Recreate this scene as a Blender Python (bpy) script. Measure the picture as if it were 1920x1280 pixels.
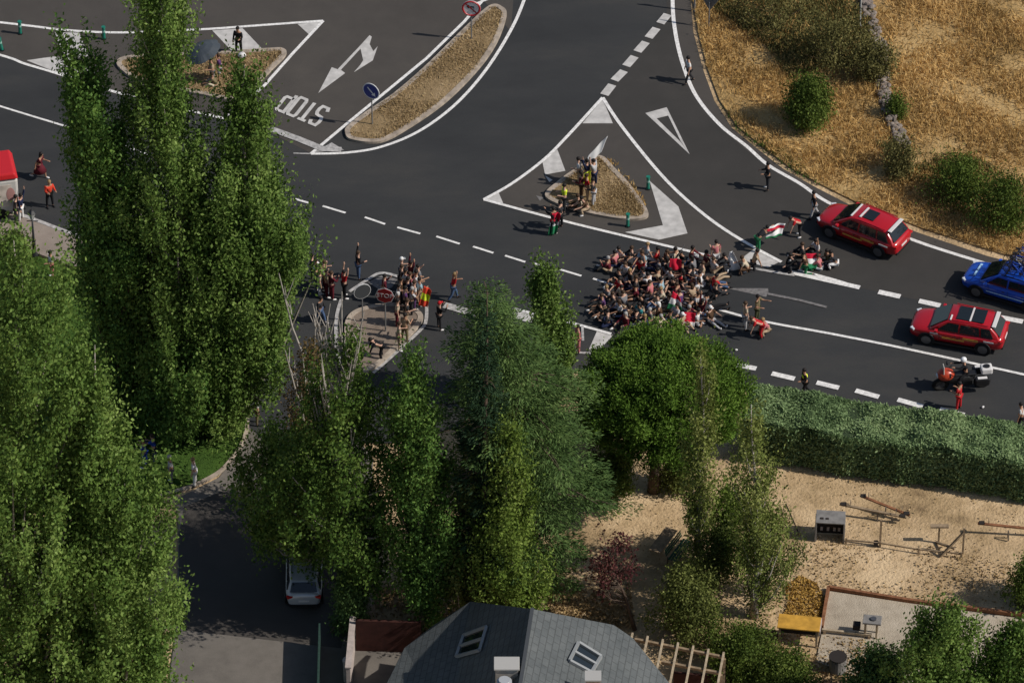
import bpy, bmesh, math, random
import numpy as np
from mathutils import Vector, Matrix
from mathutils.geometry import tessellate_polygon
for o in list(bpy.data.objects): bpy.data.objects.remove(o)
S = bpy.context.scene
COL = S.collection
R = math.radians
# ------------------------------------------------------------ camera, sky, sun
PITCH = R(40.0); DIST = 290.0; FOV = 2*math.atan(24.9/DIST)
CAM = Vector((0, -DIST*math.cos(PITCH), DIST*math.sin(PITCH)))
FW = Vector((0, math.cos(PITCH), -math.sin(PITCH))); UP = Vector((0, math.sin(PITCH), math.cos(PITCH)))
cd = bpy.data.cameras.new('camera'); co = bpy.data.objects.new('camera', cd); COL.objects.link(co)
co.location = CAM; co.rotation_euler = (math.pi/2-PITCH, 0, 0)
cd.sensor_width = 36; cd.lens = 18/math.tan(FOV/2); cd.clip_end = 3000; cd.clip_start = 1
S.camera = co
SUN_EL, SUN_AZ = 41.0, -12.0      # azimuth measured from +x towards +y
sv = Vector((math.cos(R(SUN_EL))*math.cos(R(SUN_AZ)), math.cos(R(SUN_EL))*math.sin(R(SUN_AZ)), math.sin(R(SUN_EL))))
sl = bpy.data.lights.new('sun', 'SUN'); sl.energy = 4.1; sl.angle = R(0.5); sl.color = (1.0, .94, .86)
so = bpy.data.objects.new('sun', sl); COL.objects.link(so); so.rotation_euler = sv.to_track_quat('Z', 'Y').to_euler()
so.location = (60, -20, 60)
W = bpy.data.worlds.new("World"); S.world = W; W.use_nodes = True
nt = W.node_tree; bg = nt.nodes['Background']; sky = nt.nodes.new('ShaderNodeTexSky'); sky.sky_type = 'NISHITA'
sky.sun_disc = False; sky.sun_elevation = R(SUN_EL); sky.sun_rotation = math.pi/2 - R(SUN_AZ)
nt.links.new(sky.outputs[0], bg.inputs[0]); bg.inputs[1].default_value = 0.085
S.view_settings.view_transform = 'Standard'; S.view_settings.look = 'None'; S.view_settings.exposure = 0; S.view_settings.gamma = 1
S.render.resolution_x = 1024; S.render.resolution_y = 682

FPX = 960/math.tan(FOV/2)
def G(px, py, z=0.0):
    d = FW + Vector((1, 0, 0))*((px-960)/FPX) - UP*((py-640)/FPX)
    t = (z-CAM.z)/d.z
    return CAM + d*t
def zat(B, py):
    k = (640-py)/FPX; q = Vector((B.x, B.y, 0))-CAM
    return (k*q.dot(FW)-q.dot(UP))/(UP.z-k*FW.z)
def ppm(B): return FPX/((Vector((B.x, B.y, B.z))-CAM).dot(FW))

# ------------------------------------------------------------ tagging helpers
LABELS = set()
def tag(o, label=None, cat=None, group=None, kind=None):
    if label:
        if not group and label in LABELS: print('DUP LABEL', label)
        LABELS.add(label)
        n = len(label.split())
        if n < 4 or n > 16: print('LABEL LEN', n, label)
        o['label'] = label
    if cat: o['category'] = cat
    if group: o['group'] = group
    if kind: o['kind'] = kind
    return o
def link(name, me, mats=None, parent=None):
    o = bpy.data.objects.new(name, me); COL.objects.link(o)
    if mats is not None:
        for m in (mats if isinstance(mats, (list, tuple)) else [mats]): me.materials.append(m)
    if parent: o.parent = parent
    return o
def root(name, loc, rz=0, label=None, cat=None, group=None):
    o = bpy.data.objects.new(name, None); COL.objects.link(o); o.location = loc; o.rotation_euler = (0, 0, rz)
    o.empty_display_size = .3
    return tag(o, label, cat, group)

# ------------------------------------------------------------ materials
MATS = {}
def mat(name, col, rough=.8, spec=.3, metal=0, var=0, vscale=6, bump=0, bscale=30, trans=0, coat=0, dirt=None):
    if name in MATS: return MATS[name]
    m = bpy.data.materials.new(name); m.use_nodes = True; n = m.node_tree; b = n.nodes['Principled BSDF']
    b.inputs['Base Color'].default_value = (*col, 1); b.inputs['Roughness'].default_value = rough
    b.inputs['Metallic'].default_value = metal; b.inputs['Specular IOR Level'].default_value = spec
    if coat: b.inputs['Coat Weight'].default_value = coat; b.inputs['Coat Roughness'].default_value = .08
    tc = n.nodes.new('ShaderNodeTexCoord')
    if var:
        nz = n.nodes.new('ShaderNodeTexNoise'); nz.inputs['Scale'].default_value = vscale; nz.inputs['Detail'].default_value = 5
        n.links.new(tc.outputs['Object'], nz.inputs['Vector'])
        rp = n.nodes.new('ShaderNodeValToRGB'); rp.color_ramp.elements[0].position = .3; rp.color_ramp.elements[1].position = .7
        lo = [c*(1-var) for c in col] if dirt is None else dirt
        rp.color_ramp.elements[0].color = (*lo, 1); rp.color_ramp.elements[1].color = (*[min(1, c*(1+var*.6)) for c in col], 1)
        n.links.new(nz.outputs['Fac'], rp.inputs[0]); n.links.new(rp.outputs[0], b.inputs['Base Color'])
    if bump:
        nb = n.nodes.new('ShaderNodeTexNoise'); nb.inputs['Scale'].default_value = bscale; nb.inputs['Detail'].default_value = 6
        n.links.new(tc.outputs['Object'], nb.inputs['Vector'])
        bp = n.nodes.new('ShaderNodeBump'); bp.inputs['Strength'].default_value = bump; bp.inputs['Distance'].default_value = .05
        n.links.new(nb.outputs['Fac'], bp.inputs['Height']); n.links.new(bp.outputs[0], b.inputs['Normal'])
    MATS[name] = m; return m
def ground_mat(name, stops, s1=.25, s2=2.5, s3=14, bump=.5, bs=12, w=(.45, .35, .2), rough=.95, stretch=(1, 1, 1), rot=0):
    """three octaves of noise mixed into one ramp"""
    m = bpy.data.materials.new(name); m.use_nodes = True; n = m.node_tree; b = n.nodes['Principled BSDF']
    b.inputs['Roughness'].default_value = rough; b.inputs['Specular IOR Level'].default_value = .15
    tc = n.nodes.new('ShaderNodeTexCoord'); mp = n.nodes.new('ShaderNodeMapping'); mp.inputs['Scale'].default_value = stretch
    mp.inputs['Rotation'].default_value = (0, 0, rot)
    n.links.new(tc.outputs['Object'], mp.inputs['Vector'])
    acc = None
    for sc, wt in zip((s1, s2, s3), w):
        z = n.nodes.new('ShaderNodeTexNoise'); z.inputs['Scale'].default_value = sc; z.inputs['Detail'].default_value = 6; z.inputs['Roughness'].default_value = .62
        n.links.new(mp.outputs[0], z.inputs['Vector'])
        k = n.nodes.new('ShaderNodeMath'); k.operation = 'MULTIPLY_ADD'; k.inputs[1].default_value = wt
        n.links.new(z.outputs['Fac'], k.inputs[0])
        if acc: n.links.new(acc.outputs[0], k.inputs[2])
        else: k.inputs[2].default_value = 0
        acc = k
    rp = n.nodes.new('ShaderNodeValToRGB'); cr = rp.color_ramp
    while len(cr.elements) < len(stops): cr.elements.new(.5)
    for e, (p, c) in zip(cr.elements, stops): e.position = p; e.color = (*c, 1)
    n.links.new(acc.outputs[0], rp.inputs[0]); n.links.new(rp.outputs[0], b.inputs['Base Color'])
    if bump:
        z = n.nodes.new('ShaderNodeTexNoise'); z.inputs['Scale'].default_value = bs; z.inputs['Detail'].default_value = 8
        n.links.new(tc.outputs['Object'], z.inputs['Vector'])
        bp = n.nodes.new('ShaderNodeBump'); bp.inputs['Strength'].default_value = bump; bp.inputs['Distance'].default_value = .12
        n.links.new(z.outputs['Fac'], bp.inputs['Height']); n.links.new(bp.outputs[0], b.inputs['Normal'])
    return m
def leaf_mat(name, c1, c2, c3, trans=.25, rough=.55, cs=.5, spec=.08):
    m = bpy.data.materials.new(name); m.use_nodes = True; n = m.node_tree; b = n.nodes['Principled BSDF']
    b.inputs['Roughness'].default_value = rough; b.inputs['Specular IOR Level'].default_value = spec
    g = n.nodes.new('ShaderNodeNewGeometry'); tc = n.nodes.new('ShaderNodeTexCoord')
    z = n.nodes.new('ShaderNodeTexNoise'); z.inputs['Scale'].default_value = cs; z.inputs['Detail'].default_value = 3
    n.links.new(tc.outputs['Object'], z.inputs['Vector'])
    a = n.nodes.new('ShaderNodeMath'); a.operation = 'MULTIPLY_ADD'; a.inputs[1].default_value = .45
    n.links.new(g.outputs['Random Per Island'], a.inputs[0])
    k = n.nodes.new('ShaderNodeMath'); k.operation = 'MULTIPLY_ADD'; k.inputs[1].default_value = 1.0; k.inputs[2].default_value = -.22
    n.links.new(z.outputs['Fac'], k.inputs[0]); n.links.new(k.outputs[0], a.inputs[2])
    rp = n.nodes.new('ShaderNodeValToRGB'); cr = rp.color_ramp; cr.elements.new(.5)
    for e, p, c in zip(cr.elements, (.12, .5, .9), (c1, c2, c3)): e.position = p; e.color = (*c, 1)
    n.links.new(a.outputs[0], rp.inputs[0]); n.links.new(rp.outputs[0], b.inputs['Base Color'])
    if trans:
        t = n.nodes.new('ShaderNodeBsdfTranslucent'); mx = n.nodes.new('ShaderNodeMixShader'); mx.inputs[0].default_value = trans
        n.links.new(rp.outputs[0], t.inputs[0]); n.links.new(b.outputs[0], mx.inputs[1]); n.links.new(t.outputs[0], mx.inputs[2])
        n.links.new(mx.outputs[0], n.nodes['Material Output'].inputs['Surface'])
    return m

# ------------------------------------------------------------ mesh helpers
class MB:
    def __init__(s): s.v = []; s.f = []; s.mi = []; s.cur = 0
    def add(s, vs, fs, M=None):
        o = len(s.v)
        for p in vs:
            p = Vector(p); s.v.append(tuple(M @ p) if M is not None else tuple(p))
        for f in fs: s.f.append([i+o for i in f]); s.mi.append(s.cur)
    def box(s, c, d, rz=0, M=None, taper=1):
        x, y, z = d[0]/2, d[1]/2, d[2]/2; t = taper
        vs = [(-x, -y, -z), (x, -y, -z), (x, y, -z), (-x, y, -z), (-x*t, -y*t, z), (x*t, -y*t, z), (x*t, y*t, z), (-x*t, y*t, z)]
        T = Matrix.Translation(Vector(c)) @ Matrix.Rotation(rz, 4, 'Z')
        if M is not None: T = M @ T
        s.add(vs, [(3, 2, 1, 0), (4, 5, 6, 7), (0, 1, 5, 4), (1, 2, 6, 5), (2, 3, 7, 6), (3, 0, 4, 7)], T)
    def bar(s, a, b, w, h=None, M=None):
        a, b = Vector(a), Vector(b); h = h or w; d = b-a
        q = d.to_track_quat('X', 'Z').to_matrix().to_4x4()
        T = Matrix.Translation((a+b)/2) @ q
        if M is not None: T = M @ T
        s.box((0, 0, 0), (d.length, w, h), 0, T)
    def tube(s, pts, rad, n=8, cap=True, M=None):
        pts = [Vector(p) for p in pts]; rad = rad if isinstance(rad, (list, tuple)) else [rad]*len(pts)
        vs = []; fs = []; ref = Vector((0, 0, 1))
        for i, p in enumerate(pts):
            d = (pts[min(i+1, len(pts)-1)]-pts[max(i-1, 0)]).normalized()
            r = ref if abs(d.dot(ref)) < .95 else Vector((1, 0, 0))
            a = d.cross(r).normalized(); b = d.cross(a).normalized()
            for k in range(n):
                t = 2*math.pi*k/n; vs.append(p+(a*math.cos(t)+b*math.sin(t))*rad[i])
        for i in range(len(pts)-1):
            for k in range(n):
                fs.append((i*n+k, i*n+(k+1) % n, (i+1)*n+(k+1) % n, (i+1)*n+k))
        if cap: fs.append(tuple(range(n-1, -1, -1))); fs.append(tuple((len(pts)-1)*n+k for k in range(n)))
        s.add(vs, fs, M)
    def cyl(s, c, r, h, axis='Z', n=20, r2=None, M=None):
        c = Vector(c); a = {'X': Vector((1, 0, 0)), 'Y': Vector((0, 1, 0)), 'Z': Vector((0, 0, 1))}[axis] if isinstance(axis, str) else Vector(axis).normalized()
        s.tube([c-a*h/2, c+a*h/2], [r, r if r2 is None else r2], n, True, M)
    def torus(s, c, Rr, r, axis='Y', n=20, m=6, M=None):
        vs = []; fs = []
        for i in range(n):
            t = 2*math.pi*i/n
            for j in range(m):
                u = 2*math.pi*j/m; q = Rr+r*math.cos(u); w = r*math.sin(u)
                p = {'Y': (q*math.cos(t), w, q*math.sin(t)), 'Z': (q*math.cos(t), q*math.sin(t), w), 'X': (w, q*math.cos(t), q*math.sin(t))}[axis]
                vs.append(Vector(p)+Vector(c))
        for i in range(n):
            for j in range(m):
                fs.append((i*m+j, ((i+1) % n)*m+j, ((i+1) % n)*m+(j+1) % m, i*m+(j+1) % m))
        s.add(vs, fs, M)
    def ball(s, c, r, n=12, m=8, M=None, zlo=-1):
        r = Vector(r) if isinstance(r, (list, tuple)) else Vector((r, r, r)); vs = []; fs = []
        for j in range(m+1):
            ph = math.asin(max(-1, min(1, zlo))) + (math.pi/2-math.asin(max(-1, min(1, zlo))))*j/m
            for i in range(n):
                t = 2*math.pi*i/n
                vs.append((c[0]+r.x*math.cos(ph)*math.cos(t), c[1]+r.y*math.cos(ph)*math.sin(t), c[2]+r.z*math.sin(ph)))
        for j in range(m):
            for i in range(n): fs.append((j*n+i, j*n+(i+1) % n, (j+1)*n+(i+1) % n, (j+1)*n+i))
        if zlo > -1: fs.append(tuple(range(n-1, -1, -1)))
        s.add(vs, fs, M)
    def prism(s, pts, z0, z1, M=None):
        n = len(pts); vs = [(p[0], p[1], z0) for p in pts]+[(p[0], p[1], z1) for p in pts]
        ar = sum(pts[i][0]*pts[(i+1) % n][1]-pts[(i+1) % n][0]*pts[i][1] for i in range(n))
        tri = tessellate_polygon([[Vector((p[0], p[1], 0)) for p in pts]])
        fs = []
        for t in tri:
            a, b, c = [Vector((pts[k][0], pts[k][1])) for k in t]
            up = (b-a).x*(c-a).y-(b-a).y*(c-a).x > 0
            tt = t if up else t[::-1]
            fs.append(tuple(k+n for k in tt)); fs.append(tuple(tt[::-1]))
        for i in range(n):
            j = (i+1) % n
            fs.append((i, j, j+n, i+n) if ar > 0 else (j, i, i+n, j+n))
        s.add(vs, fs, M)
    def build(s, name, mats, parent=None, smooth=False, bevel=0, seg=2, sub=0):
        me = bpy.data.meshes.new(name); me.from_pydata(s.v, [], s.f); me.update()
        o = link(name, me, mats, parent)
        if any(s.mi): me.polygons.foreach_set('material_index', s.mi)
        if smooth: me.polygons.foreach_set('use_smooth', [True]*len(me.polygons))
        if bevel:
            b = o.modifiers.new('bevel', 'BEVEL'); b.width = bevel; b.segments = seg; b.limit_method = 'ANGLE'
        if sub: u = o.modifiers.new('sub', 'SUBSURF'); u.levels = sub; u.render_levels = sub
        return o
def crom(pts, k=8, closed=False):
    P = [Vector(p) for p in pts]; out = []; n = len(P)
    rng = range(n) if closed else range(n-1)
    for i in rng:
        if closed: a, b, c, d = P[i-1], P[i], P[(i+1) % n], P[(i+2) % n]
        else: a, b, c, d = P[max(i-1, 0)], P[i], P[i+1], P[min(i+2, n-1)]
        for j in range(k):
            t = j/k
            out.append(.5*((2*b)+(c-a)*t+(2*a-5*b+4*c-d)*t*t+(-a+3*b-3*c+d)*t**3))
    if not closed: out.append(P[-1])
    return out
def gpoly(pts): return [G(x, y) for x, y in pts]
def sheet(name, pts, z, m, kind='structure', zb=None, parent=None):
    w = [G(x, y) for x, y in pts] if not isinstance(pts[0], Vector) else pts
    b = MB(); b.prism([(p.x, p.y) for p in w], z-.03 if zb is None else zb, z)
    o = b.build(name, m, parent)
    if kind: o['kind'] = kind
    return o
def ribbon(name, pts, width, z, m, smooth=True, closed=False, kind='structure', parent=None, h=None):
    w = gpoly(pts); w = crom(w, 8, closed) if smooth and len(w) > 2 else w
    L = []; Rr = []; n = len(w)
    for i, p in enumerate(w):
        a = w[(i-1) % n] if closed else w[max(i-1, 0)]; c = w[(i+1) % n] if closed else w[min(i+1, n-1)]
        d1 = (p-a).normalized() if (p-a).length > 1e-6 else (c-p).normalized(); d2 = (c-p).normalized() if (c-p).length > 1e-6 else d1
        d = (d1+d2).normalized(); nrm = Vector((-d.y, d.x, 0)); k = min(2.0, 1/max(.3, d.dot(d1)))
        L.append(p+nrm*width/2*k); Rr.append(p-nrm*width/2*k)
    b = MB(); vs = [(q.x, q.y, z) for q in L]+[(q.x, q.y, z) for q in Rr]
    rng = range(n) if closed else range(n-1)
    fs = [(i, i+n, (i+1) % n+n, (i+1) % n) for i in rng]
    if h:
        vs += [(q.x, q.y, z-h) for q in L]+[(q.x, q.y, z-h) for q in Rr]
        fs += [((i+1) % n, (i+1) % n+2*n, i+2*n, i) for i in rng]+[(i+n, i+3*n, (i+1) % n+3*n, (i+1) % n+n) for i in rng]
        if not closed: fs += [(0, 2*n, 3*n, n), (n-1, 2*n-1, 4*n-1, 3*n-1)]
    b.add(vs, fs); o = b.build(name, m, parent)
    if kind: o['kind'] = kind
    return o
def inpoly(X, Y, poly):
    ins = np.zeros(len(X), bool); n = len(poly)
    for i in range(n):
        x1, y1 = poly[i][0], poly[i][1]; x2, y2 = poly[i-1][0], poly[i-1][1]
        c = ((y1 > Y) != (y2 > Y)) & (X < (x2-x1)*(Y-y1)/(y2-y1+1e-12)+x1); ins ^= c
    return ins

# ------------------------------------------------------------ foliage
RNG = np.random.default_rng(7)
def unit(v): return v/np.maximum(np.linalg.norm(v, axis=1, keepdims=True), 1e-9)
def leaves(name, P, L, Wd, m, parent=None, axis=None, jit=1.0, kind=None, N=None):
    """many small rhombic leaf faces as one mesh"""
    n = len(P); r = RNG
    a = r.normal(size=(n, 3)) if axis is None else axis+r.normal(size=(n, 3))*jit
    a = unit(a); b = unit(np.cross(a, r.normal(size=(n, 3)) if N is None else N+r.normal(size=(n, 3))*.75))
    s = (r.uniform(.6, 1.35, (n, 1)))
    V = np.empty((n, 4, 3)); V[:, 0] = P-a*L*s; V[:, 1] = P+b*Wd*s; V[:, 2] = P+a*L*s; V[:, 3] = P-b*Wd*s
    me = bpy.data.meshes.new(name); me.vertices.add(4*n); me.vertices.foreach_set('co', V.reshape(-1).astype(np.float32))
    me.loops.add(4*n); me.loops.foreach_set('vertex_index', np.arange(4*n, dtype=np.int32))
    me.polygons.add(n); me.polygons.foreach_set('loop_start', np.arange(0, 4*n, 4, dtype=np.int32))
    me.polygons.foreach_set('loop_total', np.full(n, 4, np.int32)); me.update(calc_edges=True)
    o = link(name, me, m, parent)
    if kind: o['kind'] = kind
    return o
def prof_fn(B, prof):
    """pixel profile of a crown -> height -> (centre offset, radius) at the tree's own distance"""
    zs = []; cx = []; rr = []
    for py, xl, xr in sorted(prof, key=lambda t: -t[0]):
        z = zat(B, py); s = ppm(Vector((B.x, B.y, z)))
        zs.append(z); cx.append((xl+xr)/2/s-960/s-B.x); rr.append((xr-xl)/2/s)
    zs, cx, rr = map(np.array, (zs, cx, rr))
    return zs, (lambda z: np.interp(z, zs, cx)), (lambda z: np.interp(z, zs, rr))
def tree(name, base, prof, label, m, bark, nclump, nleaf, L=.12, Wd=.075, sxy=.24, sz=.55, style='poplar', cat='tree', group=None, trunk_r=.25,
         limbs=40, depth=1.0, zmin=None, seed=1, bare=0, inner=.0, twig=.03, trunkz=1.0, fork=0, nb=.85):
    if style != 'cedar': nleaf = int(nleaf*2.0); L *= .66; Wd *= .62; nclump = int(nclump*1.35); sz *= 1.3; sxy *= .8
    r = np.random.default_rng(seed); B = G(*base); B.z = 0
    zs, fc, fr = prof_fn(B, prof)
    top = zs[-1]
    t = root(name, B, 0, label, cat, group)
    cz = r.uniform(zs[0], zs[-1], nclump*6); w = np.maximum(fr(cz), .15); keep = r.uniform(size=len(cz)) < (w/w.max())**1.4
    cz = cz[keep][:nclump]; k = len(cz)
    th = r.uniform(0, 2*math.pi, k); u = np.sqrt(r.uniform(inner, 1, k)); rad = fr(cz)*u*r.uniform(.75, 1.08, k)
    lob = 1+.16*np.sin(th*3+cz*.9+seed)+.10*np.sin(th*5-cz*1.7)
    rad = np.maximum(rad*lob-sxy*.6, .03)
    if style == 'bush': rad = rad*(1+.28*np.sin(th*2+seed*1.7+cz)*np.sin(th*3+seed))
    C = np.stack([fc(cz)+rad*np.cos(th), rad*depth*np.sin(th), cz], 1)
    if style == 'pine':   # dome: keep the clumps on the shell of the umbrella
        pass
    n = r.poisson(nleaf/k, k)+2; idx = np.repeat(np.arange(k), n)
    if style in ('poplar', 'bush'):
        P = C[idx]+r.normal(size=(len(idx), 3))*np.array([sxy, sxy, sz])
        # streaks lean outward as they rise
        if style == 'poplar': P[:, :2] += (P[:, 2:3]-C[idx][:, 2:3])*.22*np.stack([np.cos(th), np.sin(th)], 1)[idx]
        ax = np.tile(np.array([.25, 0, .9]), (len(P), 1))
    elif style == 'cedar':
        # each clump is a bough: needles strung along an outward drooping line
        s = r.uniform(-1, 1, len(idx)); D = np.stack([np.cos(th), np.sin(th), np.full(k, -.10)+r.normal(0, .10, k)], 1)
        side = np.stack([-np.sin(th), np.cos(th), np.zeros(k)], 1)
        lat = r.normal(size=len(idx))*sxy*(1-.45*s)
        P = C[idx]+D[idx]*s[:, None]*sz+side[idx]*lat[:, None]+r.normal(size=(len(idx), 3))*np.array([.05, .05, .07])-np.array([0, 0, 1])*(np.abs(lat)*.22)[:, None]
        ax = unit(D[idx]*1.2+side[idx]*np.sign(lat)[:, None]*.7)*2
    P[:, 2] = np.maximum(P[:, 2], .08)
    # a tree trunk with limbs up into the clumps
    b = MB()
    tz = top*trunkz; nt_ = 9; tp = []; rd = []
    for i in range(nt_+1):
        z = tz*i/nt_; f = i/nt_
        tp.append((float(fc(z))*min(1, f*1.6)+.12*math.sin(f*7+seed)*f, .12*math.cos(f*5+seed)*f, z-(.05 if i == 0 else 0))); rd.append(max(twig*.6, trunk_r*(1-f)**.8*(1.25 if i == 0 else 1)))
    b.tube(tp, rd, 8)
    sel = r.choice(k, min(limbs, k), replace=False)
    for i in sel:
        c = C[i]; rise = {'poplar': 2.6, 'cedar': -.1, 'bush': .8, 'pine': 1.4}.get(style, 1)
        hr = math.hypot(c[0], c[1]); z0 = max(.25, min(tz*.97, c[2]-rise*max(.5, hr)*r.uniform(.8, 1.3)))
        f = z0/tz; j = min(nt_-1, int(f*nt_)); g = f*nt_-j; a = Vector(tp[j]).lerp(Vector(tp[j+1]), g)
        e = Vector(c); q = a.lerp(e, .45)+Vector((c[0]*.12, c[1]*.12, -.1 if rise > 0 else .15))
        r0 = max(twig, trunk_r*(1-f)*.38)
        b.tube([a, q, e], [r0, r0*.6, twig*.5], 5, False)
    if bare:
        for i in range(bare):
            z0 = r.uniform(.45, .9)*tz; j = min(nt_-1, int(z0/tz*nt_)); a = Vector(tp[j]).lerp(Vector(tp[j+1]), z0/tz*nt_-j)
            an = r.uniform(0, 6.28); hh = r.uniform(2.4, 5.2)
            e = a+Vector((math.cos(an)*hh*.28, math.sin(an)*hh*.28, hh)); q = a.lerp(e, .4)+Vector((math.cos(an)*.2, math.sin(an)*.2, 0))
            b.tube([a, q, e], [.07, .05, .018], 5, False)
            for _ in range(4):
                f = r.uniform(.3, .85); s0 = a.lerp(e, f); an2 = r.uniform(0, 6.28); h2 = r.uniform(.4, 1.2)
                b.tube([s0, s0+Vector((math.cos(an2)*h2*.35, math.sin(an2)*h2*.35, h2))], [.03, .012], 4, False)
    b.build('trunk', bark, t, smooth=True)
    out = P-np.stack([fc(P[:, 2]), np.zeros(len(P)), P[:, 2]], 1); nn = unit(out)*nb+np.array([0, 0, .55])*nb
    o = leaves('crown', P, L, Wd, m, t, axis=ax, jit=.55 if style == 'cedar' else .8, N=nn)
    return t
# ------------------------------------------------------------ the ground and roads
M_soil = ground_mat('sandy_soil', [(.36, (.21, .145, .08)), (.44, (.36, .255, .14)), (.52, (.48, .345, .20)), (.60, (.58, .43, .26))], .22, 1.1, 7, .7, 7, (.62, .28, .10))
M_straw_g = ground_mat('dry_field_soil', [(.30, (.12, .075, .03)), (.42, (.27, .175, .07)), (.52, (.42, .28, .12)), (.68, (.56, .40, .19))], .22, 1.6, 11, .9, 7, stretch=(1, .55, 1))
M_asph = ground_mat('asphalt', [(.36, (.028, .029, .0305)), (.5, (.0395, .0405, .0415)), (.62, (.055, .053, .050))], .075, .35, 22, .25, 60, (.5, .3, .2), .86, stretch=(.6, 1.4, 1), rot=R(-17))
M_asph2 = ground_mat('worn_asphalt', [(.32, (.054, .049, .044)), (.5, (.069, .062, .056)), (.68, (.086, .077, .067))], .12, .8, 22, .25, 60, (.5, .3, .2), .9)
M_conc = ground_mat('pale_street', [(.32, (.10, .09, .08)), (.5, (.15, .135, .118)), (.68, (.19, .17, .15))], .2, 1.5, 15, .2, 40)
M_walk = ground_mat('pavement_slabs', [(.32, (.20, .165, .14)), (.5, (.27, .225, .19)), (.68, (.33, .28, .24))], .3, 1.5, 15, .2, 40)
M_kerb = mat('kerb_stone', (.36, .30, .24), .9, var=.35, vscale=3, bump=.3)
M_paint = mat('road_paint', (.74, .72, .69), .6, var=.28, vscale=9, bump=.15, bscale=50)
M_paintw = mat('worn_road_paint', (.40, .385, .37), .7, var=.4, vscale=7)
M_paintf = mat('faded_and_shaded_paint', (.17, .16, .155), .8, var=.4, vscale=6)
M_patch = mat('road_fill_paint', (.50, .48, .455), .7, var=.22, vscale=2.5)
M_dirt = ground_mat('island_soil', [(.32, (.12, .085, .045)), (.5, (.25, .175, .09)), (.68, (.36, .26, .15))], .5, 3, 12, .6, 14)
M_brown = ground_mat('paved_island', [(.32, (.13, .10, .08)), (.5, (.21, .165, .13)), (.68, (.27, .22, .18))], .5, 3, 12, .3, 30)
M_lawn = ground_mat('lawn_green', [(.32, (.03, .065, .012)), (.5, (.06, .12, .02)), (.68, (.10, .17, .03))], .4, 3, 20, .8, 25)

g = MB(); g.box((0, 60, -.55), (900, 900, 1)); g.build('ground', M_soil)['kind'] = 'structure'
# main carriageway and its side roads
ROAD = [(-900, -900), (1282, -900), (1288, -60), (1290, 0), (1300, 60), (1318, 130), (1340, 190), (1372, 240), (1418, 278), (1470, 318), (1530, 352), (1600, 388), (1720, 436), (1850, 480), (1960, 512), (2500, 640),
        (2500, 960), (1960, 838), (1800, 800), (1420, 735), (1150, 700), (1010, 690), (930, 730), (860, 800), (740, 830), (640, 830), (520, 850), (455, 790), (470, 760), (400, 640), (250, 530), (160, 450), (38, 405), (-100, 350), (-900, 100)]
sheet('road', ROAD, .012, M_asph)
sheet('side_street', [(455, 790), (520, 850), (640, 780), (700, 860), (690, 1000), (660, 1120), (640, 1330), (300, 1400), (330, 1180), (335, 1000), (330, 935), (410, 895), (440, 860), (460, 810)], .012, M_conc)
sheet('painted_street_shade', [(500, 900), (560, 880), (690, 900), (660, 1120), (640, 1215), (335, 1180), (336, 1000), (345, 950), (430, 915)], .017, M_asph2)  # darker sheet over the pale street: tree shade painted into its colour
sheet('worn_lane', [(-900, -300), (985, -300), (958, 60), (905, 0), (800, 108), (700, 190), (583, 288), (500, 246), (430, 222), (240, 185), (100, 140), (-60, 82), (-900, -180)], .016, M_asph2)
sheet('worn_road_edge', [(1282, -300), (1262, -60), (1264, 30), (1275, 90), (1292, 150), (1320, 200), (1350, 240), (1400, 282), (1440, 313), (1500, 348), (1560, 388), (1700, 447), (1840, 494), (2300, 610), (2300, 596), (1850, 480), (1720, 436), (1600, 388), (1530, 352), (1470, 318), (1418, 278), (1372, 240), (1340, 190), (1318, 130), (1300, 60), (1290, -60)], .016, M_asph2)
M_asph3 = ground_mat('browner_asphalt', [(.34, (.040, .038, .0355)), (.5, (.049, .046, .043)), (.64, (.062, .057, .052))], .1, .7, 22, .25, 60, (.5, .3, .2), .9)
sheet('worn_slip_lane', [(1262, -300), (1262, -60), (1264, 30), (1275, 90), (1292, 150), (1320, 200), (1350, 240), (1400, 282), (1440, 313), (1500, 348), (1560, 388), (1700, 447), (1840, 494), (2300, 610), (2300, 680), (1840, 588), (1612, 540), (1465, 492), (1360, 432), (1260, 350), (1160, 230), (1130, 184), (1250, 25), (1245, -300)], .0145, M_asph3)
sheet('worn_triangle', [(907, 375), (960, 345), (1020, 300), (1065, 255), (1130, 183), (1160, 230), (1215, 300), (1260, 350), (1310, 395), (1360, 432), (1420, 470), (1440, 500), (1332, 480), (1200, 452), (1060, 415)], .016, M_asph2)
sheet('pavement', [(34, 407), (100, 428), (165, 455), (260, 500), (270, 545), (172, 508), (130, 500), (85, 483), (0, 452), (-160, 400), (-160, 340)], .10, M_walk, zb=-.05)
ribbon('pavement_kerb', [(-160, 335), (38, 405), (100, 428), (160, 452), (250, 498), (330, 560)], .22, .115, M_paintw, h=.12)
LAWN = [(-400, 330), (-160, 405), (0, 458), (85, 487), (130, 504), (172, 512), (250, 545), (400, 650), (470, 762), (462, 800), (442, 856), (410, 890), (330, 925), (200, 960), (-500, 960)]
sheet('lawn', LAWN, .05, M_lawn, zb=-.05)
ribbon('lawn_kerb', [(400, 650), (455, 735), (464, 790), (455, 830), (434, 862), (408, 888), (360, 912), (300, 930)], .18, .10, M_kerb, h=.12)
FIELD = [(1294, -150), (1299, 0), (1309, 60), (1327, 130), (1349, 188), (1381, 236), (1427, 273), (1479, 313), (1539, 346), (1609, 381), (1729, 428), (1859, 470), (1970, 500), (2400, 610), (2400, -400), (1294, -400)]
sheet('dry_field', FIELD, .03, M_straw_g, zb=-.05)

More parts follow.
